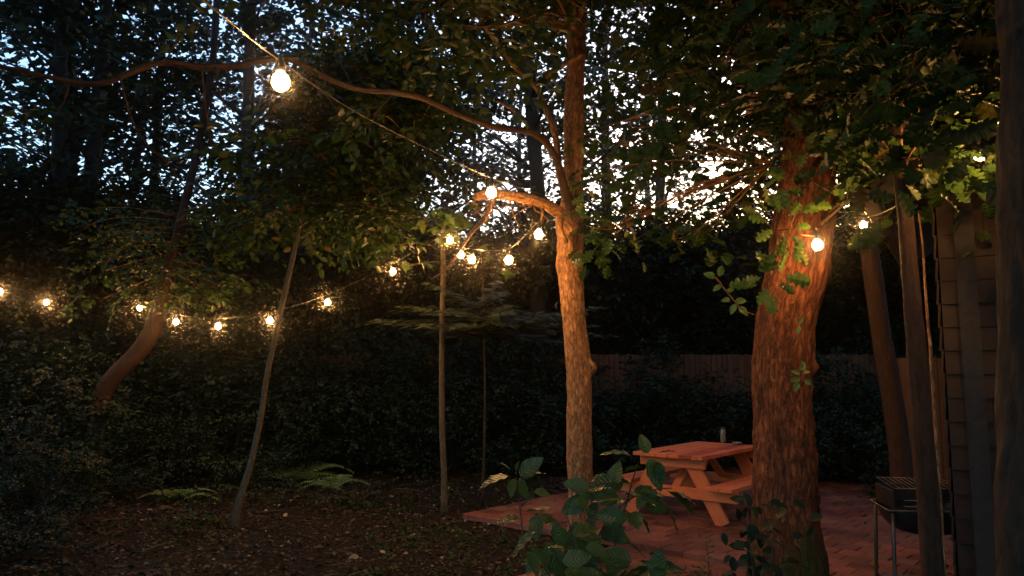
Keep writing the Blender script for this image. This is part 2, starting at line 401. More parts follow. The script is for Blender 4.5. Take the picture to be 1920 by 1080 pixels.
def leaves(name, T, pos, axis, nrm, size, wid=None):
    TV, TF = T
    pos = np.asarray(pos, float); axis = np.asarray(axis, float); nrm = np.asarray(nrm, float); size = np.asarray(size, float)
    x = axis / np.linalg.norm(axis, axis=1, keepdims=True)
    z = nrm - x * (nrm * x).sum(1, keepdims=True); z /= np.linalg.norm(z, axis=1, keepdims=True) + 1e-9
    y = np.cross(z, x)
    n = len(pos); k = len(TV)
    V = pos[:, None, :] + size[:, None, None] * (TV[None, :, 0:1] * x[:, None, :] + TV[None, :, 1:2] * y[:, None, :] * (1 if wid is None else np.asarray(wid)[:, None, None]) + TV[None, :, 2:3] * z[:, None, :])
    F = (TF[None] + (np.arange(n) * k)[:, None, None]).reshape(-1, TF.shape[1])
    return V.reshape(-1, 3), F
def vein_mat(name, stops, rough=.4, trans=.3):
    m = leaf_mat(name, stops, rough, trans, .45); nt = m.node_tree
    at = N(nt, 'ShaderNodeAttribute', attribute_name='leafco'); sx = N(nt, 'ShaderNodeSeparateXYZ'); nt.links.new(at.outputs['Vector'], sx.inputs[0])
    ab = N(nt, 'ShaderNodeMath', operation='ABSOLUTE'); nt.links.new(sx.outputs['Y'], ab.inputs[0])
    c1 = N(nt, 'ShaderNodeMath', operation='MULTIPLY_ADD'); c1.inputs[1].default_value = -.8; nt.links.new(ab.outputs[0], c1.inputs[0]); nt.links.new(sx.outputs['X'], c1.inputs[2])
    c2 = N(nt, 'ShaderNodeMath', operation='MULTIPLY'); c2.inputs[1].default_value = 8.0; nt.links.new(c1.outputs[0], c2.inputs[0])
    c3 = N(nt, 'ShaderNodeMath', operation='PINGPONG'); c3.inputs[1].default_value = .5; nt.links.new(c2.outputs[0], c3.inputs[0])
    c4 = N(nt, 'ShaderNodeMapRange'); c4.inputs['From Max'].default_value = .1; nt.links.new(c3.outputs[0], c4.inputs[0])
    c5 = N(nt, 'ShaderNodeMapRange'); c5.inputs['From Max'].default_value = .018; nt.links.new(ab.outputs[0], c5.inputs[0])
    mn = N(nt, 'ShaderNodeMath', operation='MINIMUM'); nt.links.new(c4.outputs[0], mn.inputs[0]); nt.links.new(c5.outputs[0], mn.inputs[1])
    p = [n for n in nt.nodes if n.type == 'BSDF_PRINCIPLED'][0]; hs = [n for n in nt.nodes if n.type == 'HUE_SAT'][0]
    mx = N(nt, 'ShaderNodeMix', data_type='RGBA'); mx.inputs[6].default_value = (.07, .11, .03, 1)
    nt.links.new(mn.outputs[0], mx.inputs[0]); nt.links.new(hs.outputs[0], mx.inputs[7]); nt.links.new(mx.outputs[2], p.inputs['Base Color'])
    cb_ = N(nt, 'ShaderNodeMath', operation='MULTIPLY'); cb_.inputs[1].default_value = 1; nt.links.new(c3.outputs[0], cb_.inputs[0])
    b = N(nt, 'ShaderNodeBump', Strength=.7, Distance=.006); nt.links.new(cb_.outputs[0], b.inputs['Height']); nt.links.new(b.outputs[0], p.inputs['Normal'])
    return m
def sprays(clusters, leaf, nleaf=7, droop=.25, spread=.9, vert=1.0, r_=None):
    """clusters: (centre, radius, number of sprays). A spray = leaves set alternately along a twig."""
    r_ = r_ or rng
    P_, A_, N_, S_ = [], [], [], []
    for c, rad, ns in clusters:
        ns = int(ns)
        if ns < 1: continue
        d = r_.normal(size=(ns, 3)); d /= np.linalg.norm(d, axis=1, keepdims=True)
        o = np.array(c)[None] + d * (np.asarray(rad) * r_.random((ns, 1)) ** .45) * np.array([1, 1, vert])
        a = d + r_.normal(size=(ns, 3)) * spread; a[:, 2] *= .35; a[:, 2] -= droop; a /= np.linalg.norm(a, axis=1, keepdims=True)
        up = np.tile([0, 0, 1.], (ns, 1)) + r_.normal(size=(ns, 3)) * .3
        side = np.cross(up, a); side /= np.linalg.norm(side, axis=1, keepdims=True)
        upn = np.cross(a, side)
        for j in range(nleaf):
            t = j * leaf * .55
            s = 1 if j % 2 else -1
            if j == nleaf - 1: s = 0
            ax = a * (.5 if s else 1) + side * s * .85 + r_.normal(size=(ns, 3)) * .18
            P_.append(o + a * t - np.array([0, 0, 1]) * (t * t * .5) + r_.normal(size=(ns, 3)) * leaf * .1)
            A_.append(ax); N_.append(upn + r_.normal(size=(ns, 3)) * .38)
            S_.append(leaf * (.65 + .6 * r_.random(ns)))
    return np.concatenate(P_), np.concatenate(A_), np.concatenate(N_), np.concatenate(S_)
def leaf_mesh(name, T, arr, smooth=False, co=False):
    V, F = leaves(name, T, *arr); return np_mesh(name, V, F, smooth, {'leafco': np.tile(T[0], (len(arr[0]), 1))} if co else None)

DIAM, OVAL, OAK, MAPLE, SPRAY, FROND = T_diamond(), T_oval(), T_oak(), T_maple(), T_spray(), T_frond()
OVAL5 = T_oval(5, .3)
OVALB = T_oval(13, .30)
OVALB[0][:, 2] += .025 * np.sin(OVALB[0][:, 0] * 21) * np.sign(OVALB[0][:, 1])
M['leaf_big'] = vein_mat('leaf_big', [(0, (.02, .048, .008)), (.6, (.032, .07, .011)), (1, (.07, .10, .02))])

# ------------------------------------------------------------------ ground and paving
CORNER = Vector(G(868, 976)); CORNER.z = 0
UA = (Vector(G(1218, 1040)) - CORNER).normalized(); UA.z = 0; UA.normalize()
VA = Vector((-UA.y, UA.x, 0))
def pat(u, v, z=0.0): return CORNER + UA * u + VA * v + Vector((0, 0, z))
def gz(x, y):
    d = Vector((x, y, 0)) - CORNER; u, v = d.dot(UA), d.dot(VA)
    inside = min(max(min(u + .6, v + .6) / .6, 0), 1)
    h = .06 * noise.noise(Vector((x * .5, y * .5, 0))) + .02 * noise.noise(Vector((x * 2.3, y * 2.3, 3)))
    h += .35 * max(0, min(1, (-x - 3) / 8))
    return h * (1 - inside) - .0 * inside
xs = np.concatenate([-np.geomspace(70, 14, 10), np.linspace(-13, 13, 131), np.geomspace(14, 70, 10)])
ys = np.concatenate([-np.geomspace(70, 6, 10), np.linspace(-5, 24, 146), np.geomspace(25, 70, 8)])
V = np.array([(x, y, gz(x, y)) for y in ys for x in xs]); nx = len(xs)
idx = np.arange(len(V)).reshape(len(ys), nx)
F = np.stack([idx[:-1, :-1], idx[:-1, 1:], idx[1:, 1:], idx[1:, :-1]], -1).reshape(-1, 4)
tag(link('ground', np_mesh('ground', V, F, True), M['ground']), kind='structure')

def pave(name, u0, u1, v0, v1, z, pw, pl, keep=lambda u, v: True):
    g = Geo(); row = 0
    v = v0
    while v < v1 - .01:
        u = u0 - (pl / 2 if row % 2 else 0)
        while u < u1:
            a, b = max(u, u0), min(u + pl, u1)
            if b - a > .03 and keep((a + b) / 2, v):
                dz = random.uniform(-.004, .004); tl = random.uniform(-.003, .003)
                gp = .005
                c = pat((a + b) / 2, v + pw / 2, z - .03 + dz)
                L, W = b - a - gp, pw - gp; bv = .006
                vs = []
                for (zz, ins) in ((-.03, 0), (.03 - bv, 0), (.03, bv)):
                    for (i, j) in ((-1, -1), (1, -1), (1, 1), (-1, 1)):
                        vs.append(tuple(c + UA * (i * (L / 2 - ins)) + VA * (j * (W / 2 - ins)) + Vector((0, 0, zz + i * tl))))
                fs = []
                for l in (0, 4):
                    for k in range(4): fs.append((l + k, l + (k + 1) % 4, l + 4 + (k + 1) % 4, l + 4 + k))
                fs.append((8, 9, 10, 11))
                g.add(vs, fs)
            u += pl
        v += pw; row += 1
    return tag(link(name, g.mesh(name), M['paving']), kind='structure')
pave('patio', 0, 7.6, 0, 5.6, .075, .2, .2)
pave('path', 1.9, 8.5, -1.5, -.02, .022, .2, .4)

# leaf litter and weeds: nobody could count them
n = 60000
X = rng.uniform(-6, 7, n); Y = 3.2 + 9.5 * rng.random(n) ** 1.2
ok = []
for i in range(n):
    d = Vector((X[i], Y[i], 0)) - CORNER; u, v = d.dot(UA), d.dot(VA)
    on = u > 0 and v > 0
    if on and rng.random() > .012: continue
    ok.append((X[i], Y[i], (.085 if on else gz(X[i], Y[i]) + .012)))
ok = np.array(ok); n = len(ok)
a = rng.normal(size=(n, 3)); a[:, 2] *= .25; nn = np.tile([0, 0, 1.], (n, 1)) + rng.normal(size=(n, 3)) * .5
me = leaf_mesh('leaf_litter', OVAL5, (ok, a, nn, rng.gamma(3.0, .0085, n) + .006))
tag(link('leaf_litter', me, M['litter']), 'small dry leaves and bark chips strewn over the brown forest floor', 'leaf litter', kind='stuff')
n = 1500; X = rng.uniform(-6, 2.5, n); Y = 3.4 + 9 * rng.random(n); ok = []
for i in range(n):
    d = Vector((X[i], Y[i], 0)) - CORNER
    if not (d.dot(UA) > -.15 and d.dot(VA) > -.15): ok.append((X[i], Y[i], gz(X[i], Y[i]) + .02))
ok = np.array(ok); n = len(ok); a = rng.normal(size=(n, 3)); a[:, 2] *= .12
TW_ = (np.array([(0, -.012, 0), (.5, -.010, .03), (1, -.004, 0), (1, .004, .004), (.5, .010, .045), (0, .012, .012)], float), np.array([(0, 1, 4, 5), (1, 2, 3, 4)]))
tag(link('twigs', leaf_mesh('twigs', TW_, (ok, a, np.tile([0, 0, 1.], (n, 1)), rng.gamma(3, .045, n) + .03)), M['greybark']), 'small fallen twigs scattered over the forest floor', 'twigs', kind='stuff')
def weeds(name, n, x0, x1, y0, y1, leaf, mat, label, h=.18):
    px_ = rng.uniform(x0, x1, n); py_ = rng.uniform(y0, y1, n); cl = []
    for i in range(n):
        if noise.noise(Vector((px_[i] * .7, py_[i] * .7, 9))) < -.05: continue
        d = Vector((px_[i], py_[i], 0)) - CORNER
        if d.dot(UA) > -.3 and d.dot(VA) > -.3: continue
        cl.append(((px_[i], py_[i], gz(px_[i], py_[i]) + h * rng.random()), .12, 2))
    arr = sprays(cl, leaf, 5, .1, 1.0)
    arr[0][:, 2] = np.maximum(arr[0][:, 2], .02)
    tag(link(name, leaf_mesh(name, OVAL5, arr), mat), label, 'ground cover', kind='stuff')
weeds('ground_cover', 1500, -9, -1.6, 4.2, 13, .055, M['leaf_shrub'], 'low dark weeds and seedlings covering the forest floor')
weeds('ground_cover', 900, -4.5, 1.4, 4.4, 10.5, .035, M['leaf_near'], 'thin patches of small green seedlings on the brown floor before the saplings', .05)

# ------------------------------------------------------------------ picnic table
tl, tb, tn = G(1186, 846, .75), G(1307, 827, .75), G(1308, 860, .75)
TA = (tb - tl).normalized(); TW = Vector((TA.y, -TA.x, 0)); TLEN = (tb - tl).length; TWID = .80
tc_ = tl + TA * TLEN / 2 + TW * TWID / 2
Z = Vector((0, 0, 1))
troot = empty('picnic_table', (tc_.x, tc_.y, .075), 'red brown wooden picnic table with attached benches standing on the paved patio', 'picnic table')
def tp(a, b, z): return Vector((tc_.x, tc_.y, 0)) + TA * a + TW * b + Z * z
g = Geo(); nb_ = 6; pw = TWID / nb_
for i in range(nb_): board(g, tp(0, -TWID / 2 + pw * (i + .5), .73 + random.uniform(-.001, .001)), TA, TW, Z, TLEN, pw - .006, .038)
bevel(link('table_top', g.mesh('table_top', attr='woodco'), M['table'], troot))
for s in (-1, 1):
    g = Geo()
    for k in (-.5, .5): board(g, tp(0, s * (TWID / 2 + .16) + k * .135, .44), TA, TW, Z, TLEN, .13, .038)
    bevel(link('bench', g.mesh('bench', attr='woodco'), M['table'], troot))
for e in (-1, 1):
    a = e * (TLEN / 2 - .16)
    for s in (-1, 1):
        g = Geo(); top = tp(a, s * .17, .705); bot = tp(a, s * (TWID / 2 + .12), .085)
        d = (bot - top); L = d.length; d.normalize(); wv = TA.cross(d)
        board(g, (top + bot) / 2, d, wv, TA, L + .02, .14, .04)
        bevel(link('leg', g.mesh('leg', attr='woodco'), M['table'], troot))
    g = Geo(); board(g, tp(a + e * .042, 0, .66), TW, Z, TA, TWID * .92, .095, .04)
    bevel(link('top_cleat', g.mesh('top_cleat', attr='woodco'), M['table'], troot))
    g = Geo(); board(g, tp(a + e * .042, 0, .365), TW, Z, TA, TWID + .6, .11, .04)
    bevel(link('bench_support', g.mesh('bench_support', attr='woodco'), M['table'], troot))
    g = Geo(); p0 = tp(a - e * .02, 0, .39); p1 = tp(a - e * .42, 0, .7); d = (p1 - p0); L = d.length; d.normalize()
    board(g, (p0 + p1) / 2, d, TW, d.cross(TW), L, .085, .036)
    bevel(link('brace', g.mesh('brace', attr='woodco'), M['table'], troot))
# things on the table: unidentified dim shapes, built as a lantern and a dish
def lathe(name, prof, mat, parent, loc, ns=20):
    V = []; F = []
    for r_, z in prof:
        for k in range(ns): V.append((loc[0] + r_ * math.cos(2 * math.pi * k / ns), loc[1] + r_ * math.sin(2 * math.pi * k / ns), loc[2] + z))
    idx = np.arange(len(V)).reshape(len(prof), ns)
    a = idx[:-1]; b = idx[1:]
    F = np.stack([a, np.roll(a, -1, 1), np.roll(b, -1, 1), b], -1).reshape(-1, 4)
    return link(name, np_mesh(name, np.array(V), F, True), mat, parent)
q = G(1356, 829.5, .75)
cr = empty('guessed_lantern', (q.x, q.y, .75), 'dim grey upright shape, built as a candle lantern, on the far edge of the picnic table', 'lantern')
M['dimglass'] = plain('dim_glass', (.10, .11, .10), .25)
lathe('glass', [(.001, 0), (.03, 0), (.033, .01), (.033, .13), (.028, .145), (.03, .16)], M['dimglass'], cr, (q.x, q.y, .75))
lathe('lid', [(.03, .16), (.034, .162), (.03, .172), (.012, .178), (.001, .18)], M['blackmetal'], cr, (q.x, q.y, .75))
q = G(1382, 834, .75)
cr = empty('ash_tray', (q.x, q.y, .75), 'small low dish beside the lantern on the picnic table', 'dish')
lathe('dish', [(.001, .0), (.045, .0), (.06, .03), (.055, .032), (.042, .008), (.001, .008)], M['dimglass'], cr, (q.x, q.y, .75))

# ------------------------------------------------------------------ trees
def px_r(px, Y): return px * Y / FPX
def crown(parent, clusters, T, leaf, mat, origin=None, nleaf=7, twigs=True, droop=.25, vert=.7, twmat=None, spread=.9, nr=.02):
    arr = sprays(clusters, leaf, nleaf, droop, spread, vert)
    link('crown', leaf_mesh('crown', T, arr), mat, parent)
    if twigs and origin is not None:
        g = Geo()
        for c, r_, _ in clusters:
            c = Vector(c); o = origin(c) if callable(origin) else Vector(origin)
            m1 = o.lerp(c, .5) + Vector((random.uniform(-.2, .2), random.uniform(-.2, .2), .12)) * (c - o).length * .4
            tube(g, [o, m1, c], [nr * 1.4, nr, nr * .35], 6, .25)
            for k in range(3):
                d = Vector((random.gauss(0, 1), random.gauss(0, 1), random.gauss(0, .5))).normalized() * r_ * .8
                tube(g, [c.lerp(m1, .3), c + d * .5, c + d], [nr * .4, nr * .3, nr * .12], 4, .3)
        link('branches', g.mesh('branches', True, 'barkco'), twmat or M['bark'], parent)
# main slender tree in the centre
YM = 6.0
base = G(1090, 1064)
YM = base.y
path = [(base.x, base.y, -.08)] + [tuple(P(x, y, YM)) for x, y in ((1090, 1020), (1089, 930), (1086, 820), (1086, 730), (1083, 660), (1074, 570), (1069, 490), (1070, 430), (1073, 370), (1075, 300), (1077, 200), (1080, 90), (1083, -60))] + [(P(1086, -60, YM).x, YM + .1, 6.2), (P(1090, -60, YM).x - .1, YM + .3, 8.0), (P(1090, -60, YM).x + .2, YM + .5, 10)]
rad = [px_r(r, YM) for r in (34, 27, 23.5, 22.5, 23, 23.5, 22, 23.5, 24, 21.5, 19.5, 18.5, 18, 17, 15, 10, 3)]
mt = empty('maple_tree', (base.x, base.y, 0), 'slender orange lit tree in the centre with a long limb reaching left over the clearing', 'tree')
g = Geo()
bumps = [(P(1108, 690, YM - .02), .085, .055), (P(1048, 495, YM - .05), .12, .02), (P(1052, 425, YM - .04), .12, .03), (P(1060, 760, YM - .1), .07, .012), (P(1100, 560, YM - .1), .05, .012), (P(1085, 850, YM - .12), .06, .012)]
tube(g, path, rad, 72, .022, amp=.008, freq=34, bumps=bumps)
link('trunk', g.mesh('trunk', True, 'barkco'), M['bark'], mt)
def limb(g, pts, r0, r1, **kw):
    n_ = len(pts); tube(g, [P(*p) for p in pts], r0 if r1 is None else [r0 + (r1 - r0) * i / (n_ - 1) for i in range(n_)], **kw)
g = Geo()   # long limb that runs left over the clearing, coming nearer
limb(g, [(1072, 395, 6.1), (1056, 345, 6.05), (1040, 292, 5.9), (1002, 250, 5.6), (930, 239, 5.2), (865, 217, 4.9), (800, 187, 4.6), (740, 172, 4.3), (665, 166, 3.9), (600, 140, 3.6), (545, 112, 3.4), (500, 112, 3.3), (440, 124, 3.2), (375, 126, 3.15), (310, 118, 3.1), (255, 132, 3.05), (205, 154, 3.0), (150, 156, 3.0), (80, 142, 2.95), (0, 124, 2.9), (-90, 115, 2.9)], [.046, .037, .030, .027, .023, .021, .019, .0185, .015, .015, .0145, .0145, .0125, .013, .0115, .012, .011, .0105, .0095, .009, .008], None, ns=20, ds=.03, amp=.004, freq=40)
link('limb', g.mesh('limb', True, 'barkco'), M['redbark'], mt)
g = Geo()   # thin twigs hanging and standing along the long limb
for q_ in ([(378, 126, 3.15), (384, 190, 3.2), (392, 245, 3.2), (398, 278, 3.25)], [(405, 126, 3.15), (412, 170, 3.1), (425, 210, 3.1), (455, 262, 3.1)], [(225, 145, 3.0), (245, 220, 3.1), (275, 270, 3.1), (320, 312, 3.2), (350, 355, 3.3), (420, 400, 3.4)],
           [(665, 166, 3.9), (640, 120, 4.0), (628, 85, 4.1)], [(800, 187, 4.6), (808, 160, 4.6), (800, 148, 4.6)], [(865, 217, 4.9), (850, 180, 5.0), (800, 150, 5.1), (775, 148, 5.1)], [(480, 116, 3.25), (440, 70, 3.3), (425, 20, 3.4)], [(740, 172, 4.3), (700, 220, 4.2), (690, 260, 4.2)], [(560, 118, 3.45), (620, 190, 3.5), (650, 240, 3.5), (700, 280, 3.6)], [(130, 152, 3.0), (120, 190, 3.0), (100, 215, 3.05)], [(310, 118, 3.1), (330, 80, 3.1), (372, 40, 3.1)]):
    g = Geo(); tube(g, [P(*x) for x in q_], [.0042, .0034, .0028, .0022, .0016, .001][:len(q_)], 5, .04, amp=.0006)
    link('twig', g.mesh('twig', True, 'barkco'), M['redbark'], mt)
cl = [(tuple(P(x, y, Y)), .1, 4) for x, y, Y in ((398, 280, 3.25), (455, 262, 3.1), (420, 400, 3.4), (628, 85, 4.1), (800, 150, 4.6), (775, 148, 5.1), (690, 262, 4.2), (700, 280, 3.6), (100, 215, 3.05), (372, 40, 3.1), (650, 236, 3.5), (640, 200, 3.5))]
crown(mt, cl, OVAL5, .055, M['leaf_near'], None, 5, False)
g = Geo()
limb(g, [(1068, 385, 6.1), (1050, 320, 6.15), (1040, 250, 6.2), (1020, 195, 6.25), (1003, 160, 6.3), (965, 125, 6.3), (935, 85, 6.2), (890, 20, 6.0), (860, -50, 5.8)], .034, .012, ns=14, ds=.05, amp=.004, freq=40)
limb(g, [(1003, 165, 6.3), (1040, 132, 6.25), (1095, 100, 6.15)], .024, .02, ns=10, ds=.05, amp=.002)
limb(g, [(1000, 248, 5.6), (960, 205, 5.5), (930, 190, 5.4)], .015, .006, ns=8, ds=.05)
link('limb', g.mesh('limb', True, 'barkco'), M['bark'], mt)
g = Geo()   # thick low limb seen end-on, lit from below
limb(g, [(1075, 432, 6.05), (1048, 398, 5.95), (1010, 378, 5.7), (965, 368, 5.4), (925, 364, 5.1), (893, 370, 4.9)], .056, .026, ns=28, ds=.03, amp=.006, freq=34)
limb(g, [(1048, 400, 5.95), (1050, 430, 5.9), (1062, 455, 5.95)], .035, .02, ns=10, ds=.04)
limb(g, [(1018, 392, 5.75), (1014, 415, 5.7), (1006, 432, 5.65)], .012, .005, ns=8, ds=.04)
limb(g, [(925, 372, 5.1), (908, 410, 5.3), (885, 435, 5.6), (862, 470, 6.2), (836, 505, 6.9), (808, 524, 7.2)], .02, .006, ns=8, ds=.05)
for k in range(14):
    q = P(*[(960, 372, 5.4), (925, 372, 5.1), (895, 385, 5.0), (1000, 385, 5.6)][k % 4]); pts = [q]
    d = Vector((random.uniform(-.5, .6), random.uniform(-.3, .3), random.uniform(-.5, .25)))
    for j in range(3): q = q + d * .13 + Vector((random.uniform(-.04, .04), 0, random.uniform(-.05, .02))); pts.append(q)
    tube(g, pts, [.005, .004, .003, .0015], 5, .06)
link('limb', g.mesh('limb', True, 'barkco'), M['bark'], mt)
g = Geo(); tube(g, [P(1052, 572, YM - .1), P(1046, 566, YM - .12), P(1042, 574, YM - .12), P(1046, 581, YM - .12)], [.005, .004, .004, .003], 8, .01)
link('hook', g.mesh('hook', True), M['blackmetal'], mt)

def on_axis(x, y, zlo, zhi):
    return lambda c: Vector((x, y, max(zlo, min(zhi, c.z - .25 * math.hypot(c.x - x, c.y - y)))))
# its own foliage, high and overhead
cl = []
for k in range(30):
    px = random.uniform(700, 1190); py = random.uniform(-420, 60); cl.append((tuple(P(px, py, random.uniform(4.6, 7.5))), random.uniform(.5, .8), 27))
for k in range(34):
    an = random.uniform(0, 2 * math.pi); rr = random.uniform(.8, 4.2)
    cl.append(((base.x + rr * math.cos(an), base.y + rr * math.sin(an), random.uniform(6.2, 10) - rr * .2), random.uniform(.7, 1.1), 46))
crown(mt, cl, OVAL5, .095, M['leaf_near'], on_axis(base.x, base.y, 4.6, 9), nr=.018)

# sapling beneath the string lights
def simple_tree(name, label, pts, rads, mat, ns=14, amp=.002, group=None, cat='tree', ds=.06, ground=True):
    g = Geo(); tube(g, pts, rads, ns, ds, amp=amp, freq=40)
    r0 = empty(name, tuple(pts[0]), label, cat, group)
    link('trunk', g.mesh('trunk', True, 'barkco'), mat, r0)
    return r0
b0 = G(834, 955); Y0 = b0.y
pts = [Vector((b0.x, b0.y, -.05))] + [P(x, y, Y0) for x, y in ((833, 900), (829, 800), (828, 700), (829, 600), (831, 520), (830, 440), (832, 400), (842, 380))]
sap = simple_tree('maple_sapling', 'thin straight sapling with lit lobed leaves at its tip under the bulbs', pts, [.05, .038, .034, .033, .032, .03, .028, .014, .005], M['greybark'])
lp = [P(random.gauss(842, 27), random.gauss(420, 17), Y0 + random.uniform(-.75, .1)) for _ in range(56)]
lp += [P(x, y, Y0 + random.uniform(-.2, .2)) for x, y in ((700, 463), (715, 460), (735, 458), (752, 455), (768, 452), (790, 455), (745, 466), (780, 460), (760, 497), (772, 495), (785, 490), (750, 500), (795, 497), (880, 455), (898, 460), (905, 480), (940, 505), (952, 500))]
n = len(lp); a = rng.normal(size=(n, 3)); a[:, 2] = a[:, 2] * .3 - .15
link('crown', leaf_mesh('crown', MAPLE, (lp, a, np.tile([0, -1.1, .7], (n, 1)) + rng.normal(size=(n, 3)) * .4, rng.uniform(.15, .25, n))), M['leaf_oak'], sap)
g = Geo()
for q in ([(830, 470), (790, 456), (735, 460), (690, 464)], [(830, 490), (800, 492), (750, 500)], [(831, 480), (870, 460), (905, 470), (950, 500)], [(832, 430), (850, 415), (880, 420)], [(832, 430), (815, 410), (800, 415)]):
    tube(g, [P(x, y, Y0 + .05 * i) for i, (x, y) in enumerate(q)], [.009 - .002 * i for i in range(len(q))], 6, .08)
link('branches', g.mesh('branches', True, 'barkco'), M['greybark'], sap)

# leaning pole-like sapling on the left
b0 = G(438, 985); Yl = b0.y
pts = [Vector((b0.x, b0.y, -.05))] + [P(x, y, Yl) for x, y in ((452, 930), (470, 870), (486, 800), (498, 720), (512, 650), (527, 580), (543, 510), (558, 442), (566, 400), (576, 360))]
lean = simple_tree('leaning_sapling', 'thin bare sapling leaning right beside the bulbs on the left', pts, [.05, .04, .033, .03, .03, .029, .028, .026, .022, .014, .006], M['greybark'], amp=.003)

cl = [(tuple(P(x, y, Yl + dy)), .22, 10) for x, y, dy in ((575, 375, 0), (620, 385, .1), (665, 395, .1), (710, 402, 0), (750, 400, 0), (790, 408, .1), (540, 395, -.2), (500, 405, -.2), (600, 350, .3), (660, 360, .3), (720, 370, .2))]
crown(lean, cl, OVAL5, .07, M['leaf_near'], P(570, 380, Yl), nr=.004, vert=.5, droop=.4, nleaf=6)

# curved trunk at far left
b0 = G(150, 830); Yc = 9.9
pts = [Vector((P(168, 900, Yc).x, Yc, gz(P(168, 900, Yc).x, Yc) - .1))] + [P(x, y, Yc) for x, y in ((178, 800), (198, 725), (260, 660), (285, 620), (297, 580), (308, 530), (325, 470), (345, 390), (372, 270), (398, 120), (408, -40))]
curv = simple_tree('curved_tree', 'tree at left with a trunk that sweeps sideways before rising, lit orange', pts, [.14, .12, .115, .115, .11, .095, .08, .065, .055, .05, .045, .04], M['redbark'], ns=28, amp=.007)
cl = [(tuple(P(random.uniform(150, 470), random.uniform(380, 570), Yc + random.uniform(-1.1, 1.0))), .38, 12) for k in range(32)]
crown(curv, cl, OVAL5, .085, M['leaf_near'], lambda c: P(325, 470, Yc) + Vector((0, 0, (c.z - 3) * .6)), nr=.004, vert=.5, droop=.2)

# oak with the thick trunk, right of the table
YO = 4.95
bx = P(1478, 1080, YO).x
path = [(bx, YO, -.08), (bx, YO, .06)] + [tuple(P(x, y, YO)) for x, y in ((1477, 1060), (1474, 1000), (1470, 940), (1470, 860), (1468, 780), (1467, 700), (1474, 620), (1487, 545), (1499, 480), (1508, 400), (1512, 300), (1515, 180), (1518, 60), (1520, -80))] + [(P(1520, -80, YO).x, YO + .1, 6), (P(1520, -80, YO).x + .3, YO + .3, 8), (P(1520, -80, YO).x, YO, 10)]
rad = [px_r(r * .88, YO) for r in (104, 88, 78, 70, 64, 61, 60, 59, 60, 63, 62, 61, 54, 52, 50, 48, 44, 32, 10)]
bumps = [(P(1540, 930, YO), .14, .03), (P(1555, 510, YO), .14, .02), (P(1528, 690, YO - .1), .07, .03), (P(1525, 800, YO), .06, .02), (P(1462, 655, YO - .2), .05, .02), (P(1410, 655, YO), .06, .02), (P(1500, 850, YO - .2), .06, .02), (P(1545, 965, YO), .08, .03), (P(1495, 625, YO - .22), .05, .02)]
ok_ = empty('oak_tree', (bx, YO, 0), 'thick rough barked oak standing in front of the picnic table', 'tree')
g = Geo(); tube(g, path, rad, 120, .024, amp=.014, freq=30, bumps=bumps)
link('trunk', g.mesh('trunk', True, 'barkco'), M['oakbark'], ok_)
cl = []
for k in range(60):   # dark hanging foliage across the upper right
    px = random.uniform(1230, 1890); py = random.uniform(-380, 300)
    lim = 70 + (px - 1230) * .75
    if py > min(lim, 300): py = random.uniform(-380, 60)
    dY = random.uniform(3.4, 7.0)
    if 1400 < px < 1640 and dY < 5.4 and py > 60: dY = random.uniform(5.9, 7.2)
    cl.append((tuple(P(px, py, dY)), random.uniform(.35, .6), 22))
for k in range(30):
    an = random.uniform(0, 2 * math.pi); rr = random.uniform(.8, 4.6)
    cl.append(((bx + rr * math.cos(an), YO + rr * math.sin(an), random.uniform(5.6, 9.5) - rr * .2), random.uniform(.7, 1.1), 44))
crown(ok_, cl, OAK, .14, M['leaf_near'], on_axis(bx, YO, 4.2, 8.5), nr=.018)
cl = [(tuple(P(random.uniform(1110, 1420), random.uniform(-20, 330), random.uniform(7.5, 11))), .5, 9) for k in range(26)]
crown(ok_, cl, OVAL5, .13, M['leaf_near'], on_axis(bx, YO, 3.4, 6), nr=.007, nleaf=6)
cl = [(tuple(P(random.uniform(1110, 1430), random.uniform(240, 470), random.uniform(4.8, 5.8))), .2, 3) for k in range(26)]
crown(ok_, cl, OAK, .12, M['leaf_near'], on_axis(bx, YO, 3.0, 4.5), nr=.005, nleaf=5)
